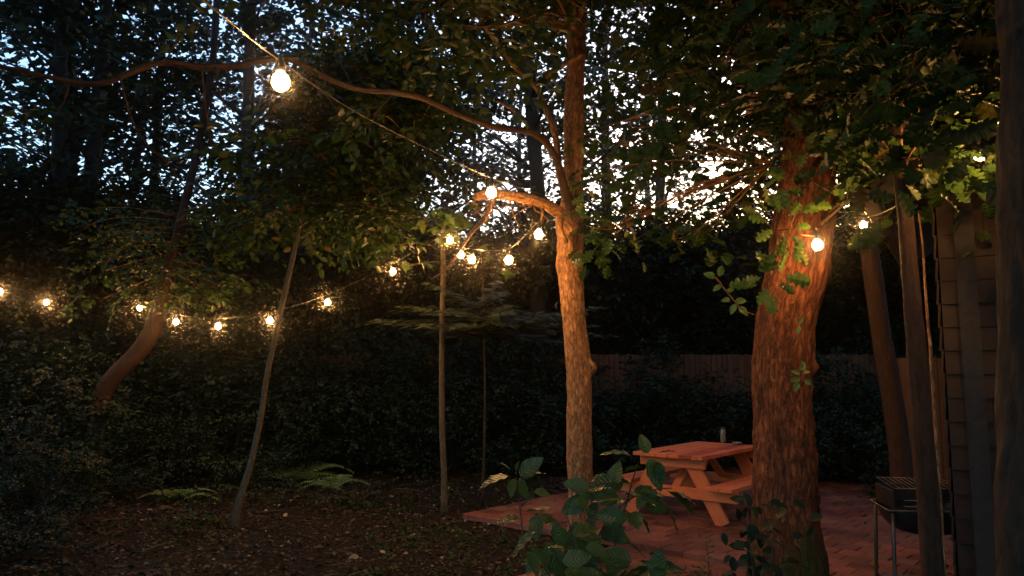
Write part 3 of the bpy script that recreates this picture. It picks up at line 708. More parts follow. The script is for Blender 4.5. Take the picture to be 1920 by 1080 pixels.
# lit oak sprigs
def sprig(parent, specs, T, mat, name='sprig', size=(.09, .15), face=(0, -1, .3), stems=()):
    pos = [P(*s[:3]) for s in specs]
    ax = []
    for s in specs:
        d = Vector((s[3], random.uniform(-.3, .1), s[4])) if len(s) > 3 else Vector((random.gauss(0, 1), -.2, random.gauss(-.5, .6)))
        ax.append(tuple(d.normalized()))
    n_ = len(pos); nn_ = np.tile(np.array(face, float), (n_, 1)) + rng.normal(size=(n_, 3)) * .35
    o = link(name, leaf_mesh(name, T, (pos, ax, nn_, rng.uniform(*size, n_))), mat, parent)
    if stems:
        g = Geo()
        for st in stems: tube(g, [P(*q_) for q_ in st], [.005 - .0035 * i / (len(st) - 1) for i in range(len(st))], 6, .03)
        link('stem', g.mesh('stem', True, 'barkco'), M['bark'], parent)
    return o
YS = 4.3
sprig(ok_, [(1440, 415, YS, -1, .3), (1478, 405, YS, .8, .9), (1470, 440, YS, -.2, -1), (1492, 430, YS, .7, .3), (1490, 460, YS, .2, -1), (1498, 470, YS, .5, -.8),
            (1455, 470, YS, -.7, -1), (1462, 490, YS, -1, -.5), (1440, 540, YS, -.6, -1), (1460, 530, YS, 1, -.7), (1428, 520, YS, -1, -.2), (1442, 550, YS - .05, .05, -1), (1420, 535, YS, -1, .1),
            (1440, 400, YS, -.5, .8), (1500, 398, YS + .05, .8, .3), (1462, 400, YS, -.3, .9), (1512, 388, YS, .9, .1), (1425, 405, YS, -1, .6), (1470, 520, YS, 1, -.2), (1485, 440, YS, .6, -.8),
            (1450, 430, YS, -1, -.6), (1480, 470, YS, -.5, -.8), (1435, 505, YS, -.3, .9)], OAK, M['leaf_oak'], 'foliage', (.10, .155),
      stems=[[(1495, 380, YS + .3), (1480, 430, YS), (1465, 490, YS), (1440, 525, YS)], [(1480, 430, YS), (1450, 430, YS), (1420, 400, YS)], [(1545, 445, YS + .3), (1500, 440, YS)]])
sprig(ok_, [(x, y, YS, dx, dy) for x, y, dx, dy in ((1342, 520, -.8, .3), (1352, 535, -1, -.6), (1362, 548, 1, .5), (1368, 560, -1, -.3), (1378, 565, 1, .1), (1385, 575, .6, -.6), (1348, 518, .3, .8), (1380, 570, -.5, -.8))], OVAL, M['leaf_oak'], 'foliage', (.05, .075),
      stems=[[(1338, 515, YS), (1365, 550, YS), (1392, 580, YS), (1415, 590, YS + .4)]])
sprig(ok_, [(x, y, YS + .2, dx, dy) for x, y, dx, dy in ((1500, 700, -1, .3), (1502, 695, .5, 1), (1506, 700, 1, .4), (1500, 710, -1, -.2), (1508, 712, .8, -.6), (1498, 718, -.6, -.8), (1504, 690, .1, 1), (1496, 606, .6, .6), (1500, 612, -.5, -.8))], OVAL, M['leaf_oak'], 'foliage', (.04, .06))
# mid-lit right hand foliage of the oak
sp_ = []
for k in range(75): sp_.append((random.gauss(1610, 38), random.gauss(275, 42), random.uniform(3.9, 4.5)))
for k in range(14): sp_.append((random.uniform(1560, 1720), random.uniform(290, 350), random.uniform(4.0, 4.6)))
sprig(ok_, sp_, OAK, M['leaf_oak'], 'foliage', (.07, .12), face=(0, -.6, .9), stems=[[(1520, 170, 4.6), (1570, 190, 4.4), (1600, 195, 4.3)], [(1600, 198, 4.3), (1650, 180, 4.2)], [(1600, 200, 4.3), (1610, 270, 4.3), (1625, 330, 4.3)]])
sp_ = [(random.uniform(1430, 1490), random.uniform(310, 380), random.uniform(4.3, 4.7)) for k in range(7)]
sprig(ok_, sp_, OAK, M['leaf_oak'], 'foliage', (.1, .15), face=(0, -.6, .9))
g = Geo()
for q in ([(1525, 340, 4.7), (1560, 360, 4.6), (1610, 368, 4.5), (1650, 355, 4.4)], [(1540, 420, 4.7), (1580, 385, 4.6), (1640, 330, 4.5)], [(1560, 330, 4.8), (1575, 260, 4.7), (1580, 210, 4.7)], [(1555, 400, 4.7), (1600, 352, 4.6)]):
    tube(g, [P(*x) for x in q], [.009, .008, .006, .004][:len(q)], 6, .06)
link('branches', g.mesh('branches', True, 'barkco'), M['greybark'], ok_)

# young tree nearest the bulb at far right: bright yellow lobed leaves on a branch
yt = empty('young_oak_tree', (3.0, 3.35, 0), 'young dark trunk at right, leaning, in front of the grill', 'tree')
tt = [(P(1752, 1080, 3.6).x + .02, 3.6, -.05)] + [tuple(P(x, y, 3.6)) for x, y in ((1750, 1080), (1737, 900), (1726, 760), (1716, 620), (1706, 500), (1697, 400), (1690, 330), (1680, 200), (1672, 60), (1668, -80))]
yt.location = tt[0]; bpy.context.view_layer.update()
g = Geo(); tube(g, tt, [.055, .05, .047, .045, .042, .039, .036, .034, .032, .03, .028], 28, .03, amp=.003, freq=40)
link('trunk', g.mesh('trunk', True, 'barkco'), M['redbark'], yt)
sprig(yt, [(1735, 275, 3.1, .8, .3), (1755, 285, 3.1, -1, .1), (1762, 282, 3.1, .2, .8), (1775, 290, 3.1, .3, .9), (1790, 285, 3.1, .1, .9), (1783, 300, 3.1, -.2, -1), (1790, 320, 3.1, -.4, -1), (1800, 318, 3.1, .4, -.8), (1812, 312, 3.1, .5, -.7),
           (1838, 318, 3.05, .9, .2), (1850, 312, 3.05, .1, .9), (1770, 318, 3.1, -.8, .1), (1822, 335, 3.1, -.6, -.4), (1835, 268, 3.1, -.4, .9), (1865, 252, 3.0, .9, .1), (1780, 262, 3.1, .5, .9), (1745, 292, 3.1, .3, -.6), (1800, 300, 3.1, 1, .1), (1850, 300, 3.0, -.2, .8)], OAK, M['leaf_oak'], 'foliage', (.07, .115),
      stems=[[(1700, 300, 3.5), (1750, 290, 3.2), (1800, 300, 3.1), (1850, 315, 3.05)], [(1800, 262, 3.2), (1830, 250, 3.1), (1850, 246, 3.05)]])
cl = [(tuple(P(random.uniform(1640, 1900), random.uniform(-200, 190), random.uniform(2.6, 3.8))), .35, 12) for k in range(16)]
crown(yt, cl, OAK, .12, M['leaf_near'], on_axis(P(1675, 60, 3.6).x, 3.6, 2.6, 4.2), nr=.007)

# slender trunk behind, right of the oak
def quick(name, label, pts, r, mat, group=None, amp=.004, ns=20):
    n_ = len(pts); b_ = pts[0]; q = P(*b_); gq = Vector((q.x, q.y, -.06))
    return simple_tree(name, label, [gq] + [P(*p) for p in pts], [r[0] * 1.15] + [r[0] + (r[1] - r[0]) * i / (n_ - 1) for i in range(n_)], mat, ns, amp, group)
quick('slender_tree', 'brown trunk leaning left behind the bulb right of the oak', [(1688, 860, 8.0), (1672, 740, 8.0), (1655, 640, 8.0), (1640, 540, 8.0), (1627, 450, 8.0), (1612, 330, 8.0), (1600, 180, 8.0), (1590, 0, 8.0)], (.11, .08), M['redbark'])
quick('thin_stem', 'thin pale stem rising just right of the leaning dark trunk', [(1748, 700, 4.0), (1741, 620, 4.0), (1735, 540, 4.0), (1730, 460, 4.0), (1722, 400, 4.0)], (.009, .004), M['bark'], ns=8, amp=0)
# nearest trunk, cut by the right edge
ed = simple_tree('edge_tree', 'rough dark trunk nearest the camera, cut off by the right edge', [Vector((P(1965, 1080, 2.1).x, 2.1, -.05)), P(1962, 1080, 2.1), P(1960, 800, 2.1), P(1962, 600, 2.1), P(1950, 300, 2.1), P(1948, 0, 2.1), P(1945, 0, 2.1) + Vector((0, 0, 2))], [.15, .12, .112, .108, .105, .105, .09], M['darkbark'], ns=72, amp=.009, ds=.02)

# ------------------------------------------------------------------ conifers
def conifer(name, label, x, y, h, r, z0, dens, mat, spray=.22, seed=1, trunk_r=.06, clusters=None, flat=.25, tiers=None):
    rs = np.random.default_rng(seed)
    root = empty(name, (x, y, gz(x, y)), label, 'tree')
    g = Geo(); tube(g, [(x, y, -.05), (x + .03, y, h * .4), (x - .02, y, h)], [trunk_r, trunk_r * .7, .01], 12, .3, amp=.003)
    link('trunk', g.mesh('trunk', True, 'barkco'), M['darkbark'], root)
    g = Geo(); pos, ax, nr_, sz = [], [], [], []
    nb = int(dens)
    for i in range(nb):
        z = z0 + (h - z0) * (rs.random() if tiers is None else tiers[i % len(tiers)] + rs.normal() * .015)
        L = r * (1 - .75 * (z - z0) / (h - z0)) * rs.uniform(.75, 1.1)
        an = rs.uniform(0, 2 * math.pi); d = np.array([math.cos(an), math.sin(an), 0])
        side = np.array([-d[1], d[0], 0]); rise = rs.uniform(-.05, .2)
        o = np.array([x, y, z]); pts = []
        for t in np.linspace(0, 1, 6):
            pts.append(tuple(o + d * L * t + np.array([0, 0, rise * L * t - flat * L * t * t])))
        tube(g, pts, [.012 * (1 - t * .85) for t in np.linspace(0, 1, 6)], 5, .3)
        m_ = int(L / (spray * .22))
        for k in range(m_):
            t = .15 + .85 * (k + rs.random()) / m_
            p = o + d * L * t + np.array([0, 0, rise * L * t - flat * L * t * t])
            s = 1 if k % 2 else -1
            pos.append(p + rs.normal(size=3) * .01); a = d * .75 + side * s * .75 * (1 - t * .4) + np.array([0, 0, -.12]) + rs.normal(size=3) * .12
            ax.append(a); nr_.append(np.array([0, 0, 1.]) + rs.normal(size=3) * .22); sz.append(spray * (1.35 - .75 * t) * rs.uniform(.7, 1.2))
    link('branches', g.mesh('branches', True, 'barkco'), M['darkbark'], root)
    link('crown', leaf_mesh('crown', SPRAY, (pos, ax, nr_, sz)), mat, root)
    return root
q = P(905, 700, 9.2)
conifer('young_hemlock_tree', 'young conifer with pale feathery flat branches behind the straight sapling', q.x, q.y, 3.1, 2.7, .7, 34, M['needle'], .16, 3, .02, flat=.05, tiers=[.60, .63, .57, .66, .6, .7])
q = P(700, 700, 16.2)
hang = empty('hanging_maple_tree', (q.x, q.y, gz(q.x, q.y)), 'large dark tree whose dense boughs hang low over the left centre of the clearing', 'tree')
g = Geo(); tube(g, [(q.x, q.y, -.1), (q.x + .1, q.y, 3), (q.x - .1, q.y - .1, 7), (q.x, q.y, 12)], [.17, .15, .12, .04], 14, .3, amp=.008)
link('trunk', g.mesh('trunk', True, 'barkco'), M['darkbark'], hang)
cl = []
for k in range(95):
    px = random.uniform(565, 835); py = random.uniform(120, 410)
    if py > 320 and px > 735: px -= 110
    if py > 415 - .0025 * (px - 720) ** 2: continue
    cl.append((tuple(P(px, py, random.uniform(9.6 if py > 330 and px > 700 else 7.5, 12.5))), random.uniform(.45, .7), 30))
for k in range(16):
    cl.append((tuple(P(random.uniform(420, 600), random.uniform(330, 440), random.uniform(8, 11))), random.uniform(.35, .6), 18))
crown(hang, cl, OVAL5, .105, M['leaf_near'], on_axis(q.x, q.y, 4.5, 10), nr=.016, droop=.35)

# ------------------------------------------------------------------ background broadleaf trees
def far_crown(seed, h=14.0, z0=3.4, r=3.3, ncl=40, nspr=20, leaf=.235):
    rs = np.random.default_rng(seed); cl = []
    for i in range(ncl):
        t = (i + .5) / ncl; z = z0 + (h - z0) * t; rr = r * math.sin(math.pi * min(1, .25 + t * .72)) ** .7 * rs.uniform(.3, 1.0); an = i * 2.4 + rs.uniform(-.5, .5)
        cl.append(((rr * math.cos(an), rr * math.sin(an), z), rs.uniform(.6, 1.15), nspr))
    arr = sprays(cl, leaf, 5, .2, .9, .6, rs)
    me = leaf_mesh('crown', DIAM, arr)
    g = Geo()
    for c, r_, _ in cl:
        c = Vector(c); o = Vector((0, 0, max(z0 * .7, c.z - .55 * math.hypot(c.x, c.y))))
        tube(g, [o, o.lerp(c, .5) + Vector((0, 0, .15)), c], [.045, .03, .012], 5, .6)
    return me, g.mesh('branches', True, 'barkco')
VAR = [far_crown(11), far_crown(12, leaf=.21), far_crown(13, h=13, r=3.8, leaf=.26), far_crown(14, h=15, z0=4.5, r=2.8, leaf=.18)]
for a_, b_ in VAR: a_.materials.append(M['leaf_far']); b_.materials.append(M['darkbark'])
def bg_tree(x, y, r, lean, v, label, group=None, sc=1.0, h=13.5, zoff=0.0):
    z = gz(x, y) if abs(x) < 13 else .3
    root = empty('broadleaf_tree', (x, y, z), label, 'tree', group)
    if group == 'deep wood trees': PLACED.append((root, 'tall dark woodland tree'))
    g = Geo(); top = Vector((x + lean * h, y, z + h * sc))
    k1 = random.uniform(-.15, .15)
    tube(g, [(x, y, z - .1), (x + lean * h * .3 + k1, y, z + h * sc * .33), (x + lean * h * .66 - k1, y, z + h * sc * .66), tuple(top)], [r * 1.2, r, r * .75, r * .25], 12, .4, amp=r * .06, freq=6)
    link('trunk', g.mesh('trunk', True, 'barkco'), M['darkbark'], root)
    rz = random.uniform(0, 6.28)
    sh = lean / sc
    for nm, me in (('crown', VAR[v][0]), ('branches', VAR[v][1])):
        o = bpy.data.objects.new(nm, me); C.objects.link(o); o.parent = root
        o.rotation_euler = (0, 0, rz); o.scale = (sc, sc, sc); o.location = (lean * h * .5, 0, zoff)
    return root
def bgx(px, Y): return (px - 960) / FPX * Y
named = [
 (85, 15, .16, -.002, 0, 'leftmost dark upright trunk against the bluish sky'),
 (112, 17.5, .12, 0, 1, 'thin dark trunk second from the left in the upright row'),
 (155, 15.5, .17, .002, 3, 'thick dark trunk third from the left in the upright row'),
 (432, 15, .14, .03, 0, 'dark leaning trunk just left of the largest bulb'),
 (1000, 15, .16, .0, 1, 'dark upright trunk behind the fork of the centre tree'),
 (1243, 19, .14, .004, 3, 'thin dark trunk seen through leaves between the centre tree and the oak'),
 (270, 20, .14, .01, 2, 'faint far trunk above the curved tree'),
 (1640, 17, .2, 0, 0, 'large dark tree behind the fence right of the oak'),
]
for px, Y, r, ln, v, lab in named: bg_tree(bgx(px, Y), Y, r, ln, v, lab, 'background woodland trees')
random.seed(21)
deep = [(-17, 17), (-14, 22), (-10.5, 20), (-7.5, 24), (-4.5, 21), (-2.2, 18), (.5, 24), (2.3, 22), (5, 25), (7.5, 20), (10, 17), (12, 23), (-12, 14), (-1, 28), (-6, 29), (-11, 28), (14, 14), (-20, 24)]
for i, (x, y) in enumerate(deep):
    bg_tree(x + random.uniform(-.5, .5), y, random.uniform(.1, .17), random.uniform(-.02, .02), i % 4, 'dark broadleaf tree deep in the wood beyond the clearing', 'deep wood trees', random.uniform(.9, 1.1))
# mostly unseen trees, added behind the viewer and overhead to block sky light
for i, (x, y) in enumerate([(-6, 1), (-5.5, -5), (-1, -4.5), (3.5, -4), (7, 0), (9, 6), (11, 11), (-9, 8), (-9, -1), (1, -9), (7.5, -6), (-12, 5), (8, 11), (-4, -10), (4.5, 1.0), (-3.5, -2), (6, -3), (-13, -1), (-11, -6), (-2, 2.2), (2.2, 1.2), (0, -7), (10, 2), (-8, 3.5), (12, -3), (-14, 9), (13, 9)]):
    bg_tree(x, y, .17, random.uniform(-.02, .02), i % 4, 'tall broadleaf tree added around the clearing to block sky light', 'added trees around the clearing', 1.0, zoff=1.6)

# ------------------------------------------------------------------ understorey shrubs
def shrub_mesh(seed, rx=1.0, h=1.5, n=240, leaf=.075):
    rs = np.random.default_rng(seed); cl = []
    for i in range(26):
        an = rs.uniform(0, 6.28); rr = rx * math.sqrt(rs.random()); z = h * (.18 + .82 * rs.random()) * (1 - .45 * (rr / rx) ** 2)
        cl.append(((rr * math.cos(an), rr * math.sin(an), z), rs.uniform(.2, .38) * (1 if h < 3 else 2.2), n / 8))
    me = leaf_mesh('foliage', OVAL5, sprays(cl, leaf, 6, .15, 1.0, .7, rs))
    g = Geo()
    for c, r_, _ in cl: tube(g, [(c[0] * .1, c[1] * .1, -.05), (c[0] * .5, c[1] * .5, c[2] * .6), c], [.012, .008, .003], 5, .2)
    return me, g.mesh('stems', True, 'barkco')
SH = [shrub_mesh(31, n=330, leaf=.06), shrub_mesh(32, 1.3, 1.2, n=330, leaf=.06), shrub_mesh(33, .9, 2.0, n=330, leaf=.07), shrub_mesh(34, 1.6, 4.2, n=1500, leaf=.085)]
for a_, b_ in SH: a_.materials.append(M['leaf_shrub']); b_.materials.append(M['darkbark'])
def shrub(x, y, v, sc, label, group, sz=1.0):
    root = empty('shrub', (x, y, gz(x, y) if abs(x) < 13 else .2), label, 'shrub', group, random.uniform(0, 6.28))
    PLACED.append((root, {'shrubs before the fence': 'dark leafy shrub', 'undergrowth on the left': 'dim undergrowth shrub', 'tall thicket behind the fence': 'tall thicket beyond the fence', 'near left bushes': 'low near bush', 'shrubs behind the patio': 'dark patio edge shrub', 'tall bushes before the fence': 'tall dark bush'}[group]))
    for nm, me in (('foliage', SH[v][0]), ('stems', SH[v][1])):
        o = bpy.data.objects.new(nm, me); C.objects.link(o); o.parent = root; o.scale = (sc, sc, sc * sz)
for i in range(17):   # in front of the fence
    px = 380 + i * 78 + random.uniform(-20, 20); Y = random.uniform(11.6, 12.7)
    shrub(bgx(px, Y), Y, i % 3, random.uniform(.85, 1.1), 'dark leafy shrub in the bank of shrubs before the fence', 'shrubs before the fence')
for i in range(14):   # taller bushes hide the fence left of the centre tree
    px = 330 + i * 52 + random.uniform(-15, 15); Y = random.uniform(12.2, 13.1)
    shrub(bgx(px, Y), Y, 2, random.uniform(1.0, 1.2), 'tall dark bush hiding the fence left of the centre tree', 'tall bushes before the fence')
for i in range(34):   # undergrowth on the left
    px = random.uniform(-250, 450); Y = random.uniform(9.5, 15)
    if 150 < px < 235 and Y < 11: Y += 2.5
    shrub(bgx(px, Y), Y, i % 3, random.uniform(.7, 1.25), 'dim undergrowth shrub in the dark left of the clearing', 'undergrowth on the left')
for i, (px, Y) in enumerate([(-120, 5.6), (0, 6.4), (90, 7.6), (-150, 6.9), (190, 9.0)]):
    shrub(bgx(px, Y), Y, i % 3, random.uniform(.4, .6), 'low bush in the near left corner of the clearing', 'near left bushes')
for i, (px, Y) in enumerate([(1600, 10.6), (1655, 10.3), (1560, 10.9)]):
    shrub(bgx(px, Y), Y, i % 3, .9, 'dark shrub at the far end of the patio right of the oak', 'shrubs behind the patio')
# the far wood reads as one mass
cl = []
rs = np.random.default_rng(77)
for i in range(900):
    an = rs.uniform(R(28), R(152)); rr = rs.uniform(30, 40)
    cl.append(((rr * math.cos(an), rr * math.sin(an), rs.uniform(0, 7.2)), 1.5, 26))
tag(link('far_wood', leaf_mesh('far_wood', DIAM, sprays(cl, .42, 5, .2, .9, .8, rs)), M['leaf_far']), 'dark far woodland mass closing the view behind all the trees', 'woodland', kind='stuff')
# mid-height thicket that closes the view under the crowns
def thicket(x, y, v, label):
    shrub(x, y, 3, 1.25, label, 'tall thicket behind the fence', 1.1)
for i in range(26):
    a_ = R(46 + i * 3.6); thicket(19.5 * math.cos(a_), 17.0 * math.sin(a_) + random.uniform(-.8, .8), i % 3, 'tall dark thicket bush behind the fence line')

# ------------------------------------------------------------------ fence
def fence(name, x0, y0, x1, y1, h, label, bw=.095):
    A, B = Vector((x0, y0, 0)), Vector((x1, y1, 0)); d = (B - A); L = d.length; d.normalize(); nrm = Vector((d.y, -d.x, 0))
    root = empty(name, (x0, y0, 0), label, 'fence')
    g = Geo(); n_ = int(L / bw)
    for i in range(n_):
        hh = h + random.uniform(-.012, .012)
        board(g, A + d * (i + .5) * bw + nrm * random.uniform(-.004, .004) + Z * (hh / 2 + .02), Z, d, nrm, hh, bw - random.uniform(.004, .012), .018)
    link('boards', g.mesh('boards', attr='woodco'), M['fence'], root)
    for zz in (.35, h - .3):
        g = Geo(); board(g, A + d * L / 2 - nrm * .035 + Z * zz, d, Z, nrm, L, .09, .04); link('rail', g.mesh('rail', attr='woodco'), M['fence'], root)
    for k in range(int(L / 2.4) + 1):
        g = Geo(); board(g, A + d * min(k * 2.4 + .05, L) - nrm * .1 + Z * (h / 2 - .05), Z, d, nrm, h + .05, .09, .09); link('post', g.mesh('post', attr='woodco'), M['fence'], root)
fence('board_fence', bgx(380, 13.5), 13.5, bgx(1640, 13.2), 13.2, 1.86, 'vertical board fence running behind the picnic table and shrubs')
fence('board_fence', bgx(1672, 8.7), 8.7, bgx(1800, 7.9), 7.9, 1.72, 'short brown fence panel beside the shed, right of the leaning trunk')

# ------------------------------------------------------------------ shed
YW = 4.3; X0 = bgx(1768, YW) ; X1 = X0 + 3.4; DEP = 2.6
sh = empty('shed', (X0, YW, 0), 'dark wooden shed with overlapping board siding at the right edge', 'shed')
g = Geo()
zc = .12; 
while zc < 2.62:
    for (A, d, nrm, L) in ((Vector((X0 + .0, YW, 0)), Vector((1, 0, 0)), Vector((0, -1, 0)), 3.4), (Vector((X0, YW + DEP, 0)), Vector((0, -1, 0)), Vector((-1, 0, 0)), DEP)):
        u = random.uniform(-.6, 0)
        while u < L:
            wd = random.uniform(.35, .9); a_, b_ = max(u, 0), min(u + wd, L)
            if b_ - a_ > .02:
                tz = (Z + nrm * -.07).normalized()
                board(g, A + d * ((a_ + b_) / 2) + nrm * (.014 + random.uniform(-.002, .002)) + Z * (zc + .066), d, tz, nrm, b_ - a_ - .004, .141, .012)
            u += wd
    zc += .133
link('siding', g.mesh('siding', attr='woodco'), M['siding'], sh)
g = Geo(); board(g, (X0 + 1.72, YW + DEP / 2 + .03, 1.33), (1, 0, 0), (0, 1, 0), (0, 0, 1), 3.36, DEP - .04, 2.62); link('wall', g.mesh('wall', attr='woodco'), M['siding'], sh)
g = Geo(); xp = bgx(1836, 4.18); board(g, (xp, 4.19, 1.4), Z, (1, 0, 0), (0, -1, 0), 2.75, .095, .095); link('post', g.mesh('post', attr='woodco'), M['trim'], sh)
g = Geo(); board(g, (X0 + 1.6, YW - .02, .075), (1, 0, 0), (0, 1, 0), Z, 3.4, .1, .14); link('plinth', g.mesh('plinth', attr='woodco'), M['siding'], sh)
# gable end and roof, ridge runs away from the viewer
xr = X0 + 1.7; er = X0 - .28; zE, zR = 2.62, 3.55
slope = Vector((xr - er, 0, zR - zE + .12)).normalized(); nrm = Vector((-slope.z, 0, slope.x))
for s in (1, -1):
    sl_ = Vector((slope.x * s, 0, slope.z)); nn_ = Vector((-slope.z * s, 0, slope.x)); cx = xr - s * (xr - er) / 2
    L = (xr - er) / slope.x
    g = Geo(); board(g, (cx, YW + DEP / 2, (zE + zR) / 2 + .06), sl_, (0, 1, 0), nn_, L, DEP + .7, .05); link('roof', g.mesh('roof'), M['shingle'], sh)
    g = Geo(); board(g, (cx, YW - .37, (zE + zR) / 2 + .03), sl_, nn_, (0, 1, 0), L, .12, .03); link('fascia', g.mesh('fascia'), M['trim'], sh)
g = Geo(); g.add([(X0, YW + .01, 2.6), (X0 + 3.4, YW + .01, 2.6), (xr, YW + .01, 3.5), (X0, YW + .06, 2.6), (X0 + 3.4, YW + .06, 2.6), (xr, YW + .06, 3.5)], [(0, 3, 4, 1), (1, 4, 5, 2), (2, 5, 3, 0)], [(0, 1, 2), (3, 5, 4)])
link('gable', g.mesh('gable'), M['trim'], sh)
g = Geo(); board(g, (er - .04, YW + DEP / 2, 2.6), (0, 1, 0), Z, (1, 0, 0), DEP + .7, .09, .1); bevel(link('gutter', g.mesh('gutter'), M['metal'], sh), .02, 2)
g = Geo(); tube(g, [P(1722, 360, 4.4), P(1755, 357, 4.4), P(1757, 375, 4.4), P(1761, 450, 4.4), P(1763, 530, 4.4)], [.009, .009, .009, .007, .006], 8, .03); link('downpipe', g.mesh('downpipe', True), M['metal'], sh)

# turn the shed about its near corner so that its long side runs away from the viewer
sh.rotation_euler = (0, 0, R(-31)); bpy.context.view_layer.update()

# ------------------------------------------------------------------ grill
YG = 4.75
gc = P(1735, 950, YG); rim = gc.z
gr = empty('charcoal_grill', (gc.x, YG, .0), 'black charcoal grill with steel rim on thin legs beside the shed', 'grill')
hw, hd = .26, .19
GA = Vector((.985, -.17, 0)).normalized(); GB = Vector((.17, .985, 0)).normalized()
def gp(a, b, z): return Vector((gc.x, YG, 0)) + GA * a + GB * b + Z * z
g = Geo(); tube(g, [gp(-hw, -hd, rim), gp(hw, -hd, rim), gp(hw + .01, -hd + .02, rim), gp(hw, hd, rim), gp(-hw, hd, rim), gp(-hw - .01, hd - .02, rim), gp(-hw - .01, -hd + .02, rim), gp(-hw, -hd, rim)], [.007] * 8, 8, .02)
link('rim', g.mesh('rim', True), M['metal'], gr)
V = []; prof = [(1.0, .0), (.99, -.02), (.9, -.08), (.72, -.13), (.4, -.155), (.0, -.16)]
ns = 28
for r_, z in prof:
    for k in range(ns):
        t = 2 * math.pi * k / ns; ca, sa = math.cos(t), math.sin(t); e = .45
        V.append(tuple(gp(math.copysign(abs(ca) ** e, ca) * hw * r_, math.copysign(abs(sa) ** e, sa) * hd * r_, rim + z)))
idx = np.arange(len(V)).reshape(len(prof), ns); a = idx[:-1]; b = idx[1:]
link('fire_bowl', np_mesh('fire_bowl', np.array(V), np.stack([a, np.roll(a, -1, 1), np.roll(b, -1, 1), b], -1).reshape(-1, 4), True), M['blackmetal'], gr)
g = Geo()
for s, (L, ax_, off) in enumerate(((2 * hw * .9, GA, (0, hd * .9)), (2 * hd * .9, GB, (-hw * .9, 0)), (2 * hd * .9, GB, (hw * .9, 0)))):
    c_ = gp(off[0], off[1], rim + .06); board(g, c_, ax_, Z, ax_.cross(Z), L, .11, .006)
link('wind_guard', g.mesh('wind_guard'), M['blackmetal'], gr)
g = Geo()
for k in range(15):
    t = -hw * .86 + k * 2 * hw * .86 / 14
    tube(g, [gp(t, -hd * .9, rim + .13), gp(t, hd * .9, rim + .15)], [.003, .003], 6, .5)
for b_ in (-hd * .9, hd * .9): tube(g, [gp(-hw * .88, b_, rim + .13 + (.02 if b_ > 0 else 0)), gp(hw * .88, b_, rim + .13 + (.02 if b_ > 0 else 0))], [.004, .004], 6, .5)
link('cooking_grate', g.mesh('cooking_grate', True), M['metal'], gr)
for k in range(2):
    g = Geo(); tube(g, [gp(-hw * .7, -hd - .012, rim + .03 + .035 * k), gp(hw * .7, -hd - .012, rim + .03 + .035 * k)], [.004, .004], 6, .3); link('slot_bar', g.mesh('slot_bar', True), M['metal'], gr)
for a_ in (-1, 1):
    for b_ in (-1, 1):
        g = Geo(); tube(g, [gp(a_ * hw * .93, b_ * hd * .9, rim - .02), gp(a_ * hw * 1.0, b_ * hd * 1.0, .08)], [.011, .011], 10, .2); link('leg', g.mesh('leg', True), M['metal'], gr)
g = Geo(); board(g, gp(0, 0, .3), GA, GB, Z, hw * 1.9, hd * 1.8, .012); link('lower_shelf', g.mesh('lower_shelf'), M['blackmetal'], gr)

# ------------------------------------------------------------------ string lights
def ico(r):
    V = []; F = []; prof = [(.30, 1.2), (.5, 1.02), (.82, .66), (.98, .2), (.97, -.22), (.78, -.65), (.42, -.93), (.0, -1.02)]
    ns = 12
    for a_, z in prof:
        for k in range(ns): V.append((a_ * r * math.cos(2 * math.pi * k / ns), a_ * r * math.sin(2 * math.pi * k / ns), z * r))
    idx = np.arange(len(V)).reshape(len(prof), ns); a = idx[:-1]; b = idx[1:]
    return np_mesh('bulb', np.array(V), np.stack([a, b, np.roll(b, -1, 1), np.roll(a, -1, 1)], -1).reshape(-1, 4), True)
BR = .030
bulb_me = ico(BR); bulb_me.materials.append(M['bulb'])
def socket_mesh():
    V = []; prof = [(.0, .095), (.008, .093), (.009, .075), (.014, .07), (.0165, .04), (.0155, .036), (.0, .036)]; ns = 14
    for a_, z in prof:
        for k in range(ns): V.append((a_ * math.cos(2 * math.pi * k / ns), a_ * math.sin(2 * math.pi * k / ns), z))
    idx = np.arange(len(V)).reshape(len(prof), ns); a = idx[:-1]; b = idx[1:]
    return np_mesh('socket', np.array(V), np.stack([b, np.roll(b, -1, 1), np.roll(a, -1, 1), a], -1).reshape(-1, 4), True)
sock_me = socket_mesh(); sock_me.materials.append(M['black'])
def light_string(label, bulbs, cable_pts, start=None):
    root = empty('string_light', tuple(cable_pts[0]), label, 'string light')
    g = Geo(); n_ = len(cable_pts)
    c, r_ = spline(cable_pts, [.0018] * n_, .03)
    for s in (0, math.pi):                 # two twisted conductors
        pp = []; L = 0
        for i, q_ in enumerate(c):
            if i: L += (c[i] - c[i - 1]).length
            t = (c[min(i + 1, len(c) - 1)] - c[max(i - 1, 0)]).normalized(); sx = t.cross(Z).normalized(); sz = sx.cross(t)
            pp.append(q_ + (sx * math.cos(L * 28 + s) + sz * math.sin(L * 28 + s)) * .0017)
        tube(g, pp, [.0017] * len(pp), 5, 5)
    link('cable', g.mesh('cable', True), M['cable'], root)
    for b_ in bulbs:
        q_ = P(*b_); h_ = .097
        s_ = bpy.data.objects.new('socket', sock_me); C.objects.link(s_); s_.parent = root; s_.location = q_ - root.location
        tl_ = (random.uniform(-.14, .14), random.uniform(-.14, .14), 0); s_.rotation_euler = tl_
        o_ = bpy.data.objects.new('bulb', bulb_me); C.objects.link(o_); o_.parent = s_
    return root
def over(b_, dz=.095): return P(*b_) + Z * dz
B1 = [(526, 154, 2.45), (921, 362, 4.5)]
